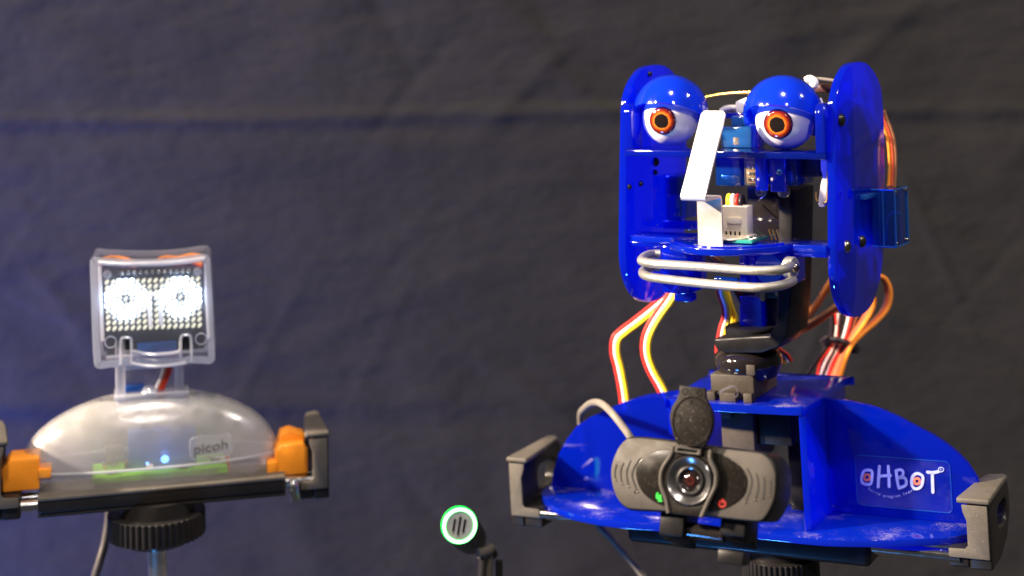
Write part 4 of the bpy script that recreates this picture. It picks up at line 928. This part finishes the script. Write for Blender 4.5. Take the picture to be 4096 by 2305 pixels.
# neck: clear upright frame on a collar
def PX(px, py, y): return P.on(px, py, 1, y)
a = PX(463, 1600, -9); b3 = PX(738, 1600, -9); zt_ = PX(600, 1455, -9).z; zc = PX(600, 1590, -9).z
for x0, x1 in ((a.x, a.x + 5.2), (b3.x - 5.2, b3.x)):
    part('neck_upright', box(x0, x1, -9, 7, zc - 6, zt_ + 14, 1.0), 'clearedge', PB, P)
part('neck_pane', box(a.x + 5.21, b3.x - 5.21, 4, 5.4, zc, zt_ + 10, .3), 'clear', PB, P)
part('neck_pane', box(a.x + 5.21, b3.x - 5.21, -8.4, -7.2, zt_ - 3, zt_ + 8, .3), 'clearedge', PB, P)
cl0 = PX(455, 1575, -11); cl1 = PX(760, 1575, -11)
part('neck_collar', box(cl0.x, cl1.x, -11, 9, zc - .5, zc + 2.4, 1.0), 'clearedge', PB, P)
part('neck_collar', box(cl0.x + 1.5, cl1.x - 1.5, -10, 8, zc - 6.5, zc - .52, 1.2), 'clearedge', PB, P)
part('neck_ring', tube([(((cl0.x + cl1.x) / 2) + 17 * math.cos(t), 13 * math.sin(t) - 1, zc - 11.5) for t in [2 * math.pi * k / 40 for k in range(40)]], 1.0, 8, 0, True), 'clearedge', PB, P)
mm = (a.x + b3.x) / 2
part('pivot_boss', lathe([(0, 3.4), (2.6, 3), (3.6, 1.6), (4.6, .6), (4.8, 0), (0, 0)], (mm - .5, -7, zc + 2.5), (0, 0, 1), 28), 'clearedge', PB, P)
part('neck_servo', box(a.x + 4.5, mm - 3, -5, 3, zc + 2.5, zc + 5.6, .5), 'servo_light', PB, P)
ribbon_wires([(mm + 6, -2, zc - 8), (mm + 5, -3, zc + 2), (mm + 9, -2, zc + 12), (mm + 11, 0, zt_ + 8), (mm + 12, 2, zt_ + 20)], ['whitewire', 'redorange', 'red'], .95, PB, P, (1, 0, 0))
# head shell
yh = -14
def HP(x, y, yy=yh): return PH.on(300 + x / 1.933, 950 + y / 1.933, 1, yy)
def h2(pts, yy=yh): return [(q.x, q.z) for q in (HP(*p, yy) for p in pts)]
ho = h2([(150, 150), (200, 158), (330, 164), (480, 168), (600, 167), (720, 162), (850, 148), (940, 134), (1000, 128), (1034, 142), (1044, 172), (1052, 300), (1064, 520), (1074, 740), (1082, 900), (1076, 950), (1040, 974), (990, 970), (880, 968), (860, 975), (740, 990), (600, 998), (500, 996), (430, 990), (365, 975), (360, 996), (270, 1000), (200, 1010), (165, 1000), (148, 960), (138, 800), (130, 560), (122, 330), (118, 205), (124, 163)])
ho = [(p.x, p.y) for p in spline([(a_, b_, 0) for a_, b_ in ho], 2, True)]
hx, hz = sum(p[0] for p in ho) / len(ho), sum(p[1] for p in ho) / len(ho)
def sh_(t): # inset outline
    o = []; n = len(ho)
    for i in range(n):
        p, q, r_ = Vector(ho[i - 1]), Vector(ho[i]), Vector(ho[(i + 1) % n]); d = (r_ - p).normalized(); nn = Vector((-d.y, d.x))
        if nn.dot(Vector((hx, hz)) - q) < 0: nn = -nn
        o.append(tuple(q + nn * t))
    return o
def frm(t0, t1, y0, y1):
    A, B = (ho if t0 == 0 else sh_(t0)), sh_(t1); b = bmesh.new(); n = len(A)
    R = [[b.verts.new((p[0], y, p[1])) for p in L] for L, y in ((A, y0), (A, y1), (B, y1), (B, y0))]
    for i in range(4):
        X, Y_ = R[i], R[(i + 1) % 4]
        for k in range(n): b.faces.new((X[k], X[(k + 1) % n], Y_[(k + 1) % n], Y_[k]))
    bmesh.ops.recalc_face_normals(b, faces=b.faces[:]); return b
hs = part('head_shell', frm(0, 1.6, yh + .4, yh + 27), 'clear', PB, PH, 60)
part('front_rim', frm(-.05, 3.6, yh - 1.6, yh + .38), 'clearedge', hs, PH, 60)
part('rear_rim', frm(-.05, 2.6, yh + 27.02, yh + 29), 'clearedge', hs, PH, 60)
ins = h2([(172, 190), (1005, 165), (1030, 560), (1040, 900), (905, 960), (898, 800), (885, 762), (860, 756), (830, 762), (818, 800), (815, 970), (600, 990), (436, 984), (436, 800), (425, 780), (395, 775), (365, 782), (354, 800), (356, 985), (180, 985), (165, 560)], yh - .5)
part('front_panel', prism(ins, 1, yh - 1.2, yh - .2, 0), 'clear', hs, PH, 60)
def bar(pts, r, mat='clearedge', nm='moulded_edge', par=None, yy=yh - 1.4, sm=5):
    return part(nm, tube([HP(*p, yy) for p in pts], r, 8, sm), mat, par or hs, PH)
bar([(354, 985), (354, 860), (356, 800), (366, 780), (395, 775), (425, 780), (435, 800), (437, 860), (437, 980)], .75, nm='slot_edge')
bar([(815, 965), (815, 860), (817, 790), (828, 762), (858, 755), (888, 762), (897, 790), (900, 860), (902, 965)], .75, nm='slot_edge')
bar([(440, 880), (540, 900), (640, 905), (760, 895), (812, 880)], 1.0, nm='chin_edge'); bar([(440, 975), (540, 992), (640, 996), (760, 986), (860, 968)], 1.1, nm='chin_edge')
bar([(440, 925), (640, 950), (812, 925)], 1.0, 'clear', 'chin_edge')
bar([(180, 195), (380, 205), (600, 203), (820, 190), (1005, 165)], 1.35, nm='brow_edge')
bar([(190, 220), (200, 500), (215, 800)], .9, nm='side_edge'); bar([(1010, 200), (1020, 500), (1035, 780)], .9, nm='side_edge')
bar([(585, 690), (578, 560), (572, 480), (580, 450), (612, 440), (645, 448), (655, 480), (660, 560), (668, 680)], 1.15, 'clearedge', 'nose_edge')
part('chin_shelf', prism([(p[0], p[1]) for p in ((HP(200, 0).x, yh + 2), (HP(1030, 0).x, yh + 2), (HP(1030, 0).x, yh + 25), (HP(200, 0).x, yh + 25))], 2, HP(600, 905, yh).z - 1.5, HP(600, 905, yh).z, .4), 'clearedge', hs, PH)
# LED board
yb = yh + 2.6
def BP(x, y): return PH.on(380 + x / 4.833, 1040 + y / 4.833, 1, yb)
bq = [BP(160, 170), BP(2060, 150), BP(2100, 1500), BP(180, 1570)]
board = part('led_board', prism([(q.x, q.z) for q in bq], 1, yb + .02, yb + 1.6, .1), 'pcbblack', PB, PH, 30)
lb = HP(235, 745, yb); rb_ = HP(1000, 870, yb)
part('lower_board', box(lb.x, rb_.x, yb + 3, yb + 4.4, rb_.z, lb.z + 1, .1), 'pcbblack', board, PH)
c0, c1 = HP(480, 820, yb), HP(790, 880, yb); part('board_socket', box(c0.x, c1.x, yb + .2, yb + 2.9, c1.z, c0.z, .4), 'servo_light', board, PH)
on_ = {0: (2, 3, 4, 11, 12, 13), 1: (1, 2, 3, 4, 5, 10, 11, 12, 13, 14), 2: (0, 1, 2, 4, 5, 6, 9, 10, 11, 13, 14, 15), 3: (0, 1, 5, 6, 9, 10, 14, 15), 4: (0, 1, 2, 4, 5, 6, 9, 10, 11, 13, 14, 15), 5: (1, 2, 3, 4, 5, 10, 11, 12, 13, 14), 6: (2, 3, 4, 11, 12, 13)}
TL, TR, BLc, BR = Vector((232, 430)), Vector((1992, 368)), Vector((262, 1330)), Vector((2025, 1262))
led = {}
for r in range(9):
    for c in range(16):
        u, v_ = c / 15, r / 8; p = (TL * (1 - u) + TR * u) * (1 - v_) + (BLc * (1 - u) + BR * u) * v_; q = BP(p.x, p.y)
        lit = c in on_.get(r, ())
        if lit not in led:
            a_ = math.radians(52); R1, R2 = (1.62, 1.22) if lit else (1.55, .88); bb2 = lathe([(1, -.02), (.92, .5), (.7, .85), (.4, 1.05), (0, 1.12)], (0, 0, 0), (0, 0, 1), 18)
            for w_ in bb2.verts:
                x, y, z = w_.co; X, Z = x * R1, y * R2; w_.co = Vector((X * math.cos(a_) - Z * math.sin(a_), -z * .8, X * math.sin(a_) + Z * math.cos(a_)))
            o = part('led', bb2, 'led_on' if lit else 'led_off_glow', board, PH); led[lit] = o
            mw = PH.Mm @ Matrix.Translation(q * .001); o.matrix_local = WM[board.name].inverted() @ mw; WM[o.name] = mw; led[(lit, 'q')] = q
            o['label'] = 'lit white LED' if lit else 'unlit cream LED with added glow'
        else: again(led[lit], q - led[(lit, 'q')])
for k in range(12):
    q = BP(530 + 116.5 * k, 245 - 2.6 * k)
    if k == 0: pad = part('solder_pad', lathe([(1.15, -.02), (1.1, .3), (.6, .5), (0, .55)], q, (0, -1, 0), 16), 'solder', board, PH); q00 = q
    else: again(pad, q - q00)
for x, y in ((240, 275), (1985, 225)):
    q = BP(x, y); part('corner_boss', lathe([(0, 3.2), (1.8, 3.0), (2.2, 2.4), (2.3, 0), (0, 0)], q, (0, -1, 0), 24), 'clearedge', board, PH)
for x, y in ((275, 810), (975, 785)):
    q = HP(x, y, yh - 1.3); part('corner_boss', tube([(q.x + 3.0 * math.cos(t), q.y, q.z + 3.0 * math.sin(t)) for t in [2 * math.pi * k / 28 for k in range(28)]], .32, 8, 0, True), 'clearedge', hs, PH)
# orange wires folded over the board inside the head
for k in range(5):
    o2 = k * 12
    part('wire', tube([HP(205, 178 + o2 * .5, yh + 9), HP(280, 158 + o2 * .5, yh + 12), HP(370, 166 + o2 * .6, yh + 12), HP(470, 196 + o2 * .4, yh + 8)], 1.3, 8, 5), ('orange', 'redorange', 'brown', 'orange', 'redorange')[k], PB, PH)
    part('wire', tube([HP(635, 192 + o2 * .2, yh + 8), HP(690, 160 + o2 * .6, yh + 12), HP(800, 162 + o2 * .8, yh + 12), HP(900, 140 + o2, yh + 12), HP(985, 150 + o2 * 1.4, yh + 10)], 1.4, 8, 5), ('orange', 'redorange', 'orange', 'orange', 'redorange')[k], PB, PH)
part('head_servo', box(HP(250, 0).x, HP(520, 0).x, yh + 14, yh + 25, HP(0, 860).z, HP(0, 700).z, .8), 'servo_blue', PB, PH)

# ---- printed spacer blocks at both ends of the dome
def spacer(x0, x1, z0, z1, y0, y1, lipx, s_, label):
    o_ = [(x0, z0), (x1, z0), (x1, z1 - 2.5), (x1 - 2.5 if s_ > 0 else x1, z1), (x0 + (4 if s_ < 0 else 3), z1), (x0, z1 - 4)]
    t = thing('spacer_block', ((x0 + x1) / 2, (y0 + y1) / 2, z0), label, 'plastic block', 'orange printed blocks beside the dome', P)
    part('block', prism(o_, 1, y0, y1, .9, 2), 'printorange', t, P, 40)
    l0, l1 = (x1 - .5, x1 + 6) if lipx > 0 else (x0 - 4.5, x0 + .5)
    part('lip', box(l0, l1, y0 - .6, y0 + 12, z1 - 11 if lipx > 0 else z1 - 15, z1 - 6 if lipx > 0 else z1 - 9, .6), 'printorange', t, P)
    return t
yS = -16
a = P.on(10, 1972, 1, yS); b3 = P.on(156, 1832, 1, yS)
spacer(a.x, b3.x, a.z, b3.z, yS, yS + 20, 1, -1, 'orange printed plastic block at the left end of the clear dome')
a = P.on(1104, 1908, 1, yS); b3 = P.on(1228, 1772, 1, yS)
s2_ = spacer(a.x, b3.x + .5, a.z, b3.z, yS, yS + 20, -1, 1, 'pale lit orange printed block at the right end of the dome, against the grey jaw')
part('block_shoulder', prism([(a.x + 2, b3.z - 1), (b3.x, b3.z - 3), (b3.x, b3.z + 2.5), (a.x + 9, b3.z + 5.5), (a.x + 4, b3.z + 4)], 1, yS + 8, yS + 19.9, .8, 2), 'printorange', s2_, P, 40)

# ---- clamp under the clear robot
C2 = thing('clamp_mount', (0, 4, -42), 'black telescopic clamp mount on a pole gripping the clear dome-bodied robot', 'clamp', CG, P)
yc = -25
r0 = P.on(1316, 1992, 1, yc); rt = P.on(1300, 1745, 1, yc)
bracket(P, r0.x + .3, 1, r0.z, rt.z, yc, C2, 8.5, 8, 46)
l0 = P.on(-110, 2095, 1, yc); lt = P.on(-60, 1835, 1, yc)
zbar = P.on(150, 2000, 1, yc).z; zb0 = P.on(150, 2063, 1, yc).z
xl = P.on(150, 2030, 1, yc).x; xr = P.on(1144, 1960, 1, yc).x
bracket(P, l0.x, -1, zb0 - 1.5, lt.z + 6, yc, C2, 14, 9.8, 46)
part('rail_body', box(xl, xr, yc, yc + 26, zb0, zbar, 1.6, 4), 'clampblack', C2, P)
part('rail_top', box(xl, xr, yc - .6, yc + 26.5, zbar - 1.2, zbar + .9, .7, 3), 'clampgrey', C2, P)
part('rail_lip', box(xl, xr, yc + .5, yc + 26, zb0 - 1.8, zb0 - .02, .6, 2), 'clampblack', C2, P)
for yy in (yc + 5, yc + 19): part('rod', tube([(l0.x + 8, yy, (zb0 + zbar) / 2), (r0.x - 4, yy, (zb0 + zbar) / 2)], 2.9, 20, 0), 'chrome', C2, P, 60)
q = P.on(1178, 1965, 1, yc - 2); part('release_lever', tube([(q.x, yc - 1, q.z + 6), (q.x, yc - 2.5, q.z + 2), (q.x + .6, yc - 2.8, q.z - 5)], [2.2, 2.6, 2.9], 14, 4), 'chrome', C2, P)
kc2 = (P.on(628, 2120, 1, yc + 10).x, yc + 14); kt = P.on(628, 2085, 1, yc - 4).z; kb = P.on(628, 2180, 1, yc - 4).z
part('knob', gear(26, 24.8, kb, kt, 46, kc2), 'clampblack', C2, P, 25)
part('knob_collar', lathe([(0, zb0), (19, zb0), (20, kt), (0, kt)], (*kc2, 0), (0, 0, 1), 40), 'clampblack', C2, P)
part('knob_skirt', lathe([(0, kb - .02), (22, kb - .02), (17, kb - 4), (8.5, kb - 5.5), (0, kb - 5.5)], (*kc2, 0), (0, 0, 1), 40), 'clampblack', C2, P)
part('stand_pole', tube([(*kc2, kb - 5.6), (*kc2, kb - 140)], 4.9, 24, 0), 'alu', C2, P)
# cable hanging behind that clamp
cb = part('hanging_cable', tube([Wp(438, 2040, 110), Wp(432, 2100, 108), Wp(418, 2180, 104), Wp(398, 2250, 100), Wp(378, 2320, 98), Wp(360, 2450, 95)], 2.3, 12, 6), 'darkcable')
tag(cb, 'dark cable hanging down behind the clamp of the clear robot', 'cable')

# ================================================================== MICROPHONE
MC = thing('desk_microphone', (0, 25, -60), 'small black microphone with a glowing green ring around its slotted grey face', 'microphone', None, MI)
rg = 8.0 * .92
k_ = (30 + D) / D * S
part('face_disc', lathe([(0, .6), (57 * k_, .6), (58 * k_, 0), (58 * k_, -3), (0, -3)], (0, -.5, 0), (0, -1, 0), 48), 'meshgrey', MC, MI)
part('ring_edge', lathe([(55.0 * k_, .0), (55.5 * k_, .9), (57.5 * k_, .9), (57.5 * k_, 0)], (0, -.5, 0), (0, -1, 0), 64), 'ringedge', MC, MI)
part('ring_edge', lathe([(69 * k_, .0), (69 * k_, 1.1), (71.5 * k_, .8), (73 * k_, -.2), (73 * k_, -2), (69 * k_, -2)], (0, -.5, 0), (0, -1, 0), 64), 'ringedge', MC, MI)
part('light_ring', lathe([(57.6 * k_, .0), (58.5 * k_, 1.2), (63 * k_, 1.7), (68 * k_, 1.2), (68.9 * k_, 0), (68.9 * k_, -2), (57.6 * k_, -2)], (0, -.5, 0), (0, -1, 0), 64), 'ring', MC, MI)
def mp_(x, y): return ((x - 490) / 3.58 * k_, -(y - 720) / 3.58 * k_)
for pts in (((417, 640), (400, 790)), ((497, 608), (472, 835)), ((567, 648), (547, 800))):
    (xa, za_), (xb, zb2) = mp_(*pts[0]), mp_(*pts[1])
    o = part('face_slit', stroke([(xa, za_), (xb, zb2)], 1.15, -1.35, -1.12, 2), 'slot', MC, MI, 30)
    part('slit_end', lathe([(0, .3), (.5, .2), (.55, 0), (0, 0)], (xb, -1.15, zb2 - .9), (0, -1, 0), 12), 'alu', o, MI)
R_ = 72 * k_
def bodyshell():
    b = bmesh.new(); rings = []
    for t, rr, dx, dz in ((0, R_ - .2, 0, 0), (.05, R_, 0, 0), (.5, R_ * .99, 7.5, -8.0), (.8, R_ * .90, 12.5, -13), (.95, R_ * .62, 15, -16), (1, R_ * .25, 16, -17)):
        y = 1.6 + 34 * t; rings.append([b.verts.new((dx + rr * math.cos(2 * math.pi * k / 40), y, dz + rr * math.sin(2 * math.pi * k / 40))) for k in range(40)])
    for A, B in zip(rings, rings[1:]):
        for k in range(40): b.faces.new((A[k], A[(k + 1) % 40], B[(k + 1) % 40], B[k]))
    b.faces.new(rings[0]); b.faces.new(rings[-1][::-1]); bmesh.ops.recalc_face_normals(b, faces=b.faces[:]); return b
part('housing', bodyshell(), 'clampblack', MC, MI)
def MX(px, py, y): return MI.on(px, py, 1, y)
part('swivel', tube([MX(1912, 2215, 16), MX(1950, 2205, 18), MX(1968, 2190, 20)], 2.6, 14, 4), 'clampgrey', MC, MI)
a = MX(1922, 2236, 18); b3 = MX(1975, 2236, 18)
part('stand_arm', box(a.x, b3.x - 4, 16, 24, a.z - 60, a.z, .8), 'clampblack', MC, MI)
part('stand_arm', tube([(b3.x - 1.8, 20, a.z + 2), (b3.x - 1.8, 20, a.z - 60)], 2.0, 16, 0), 'clampgrey', MC, MI)
part('stand_arm', tube([MX(1996, 2242, 24), MX(1996, 2500, 24)], 2.0, 16, 0), 'clampblack', MC, MI)
part('hinge', tube([MX(1960, 2200, 20), MX(1975, 2222, 22)], 2.6, 14, 0), 'clampblack', MC, MI)
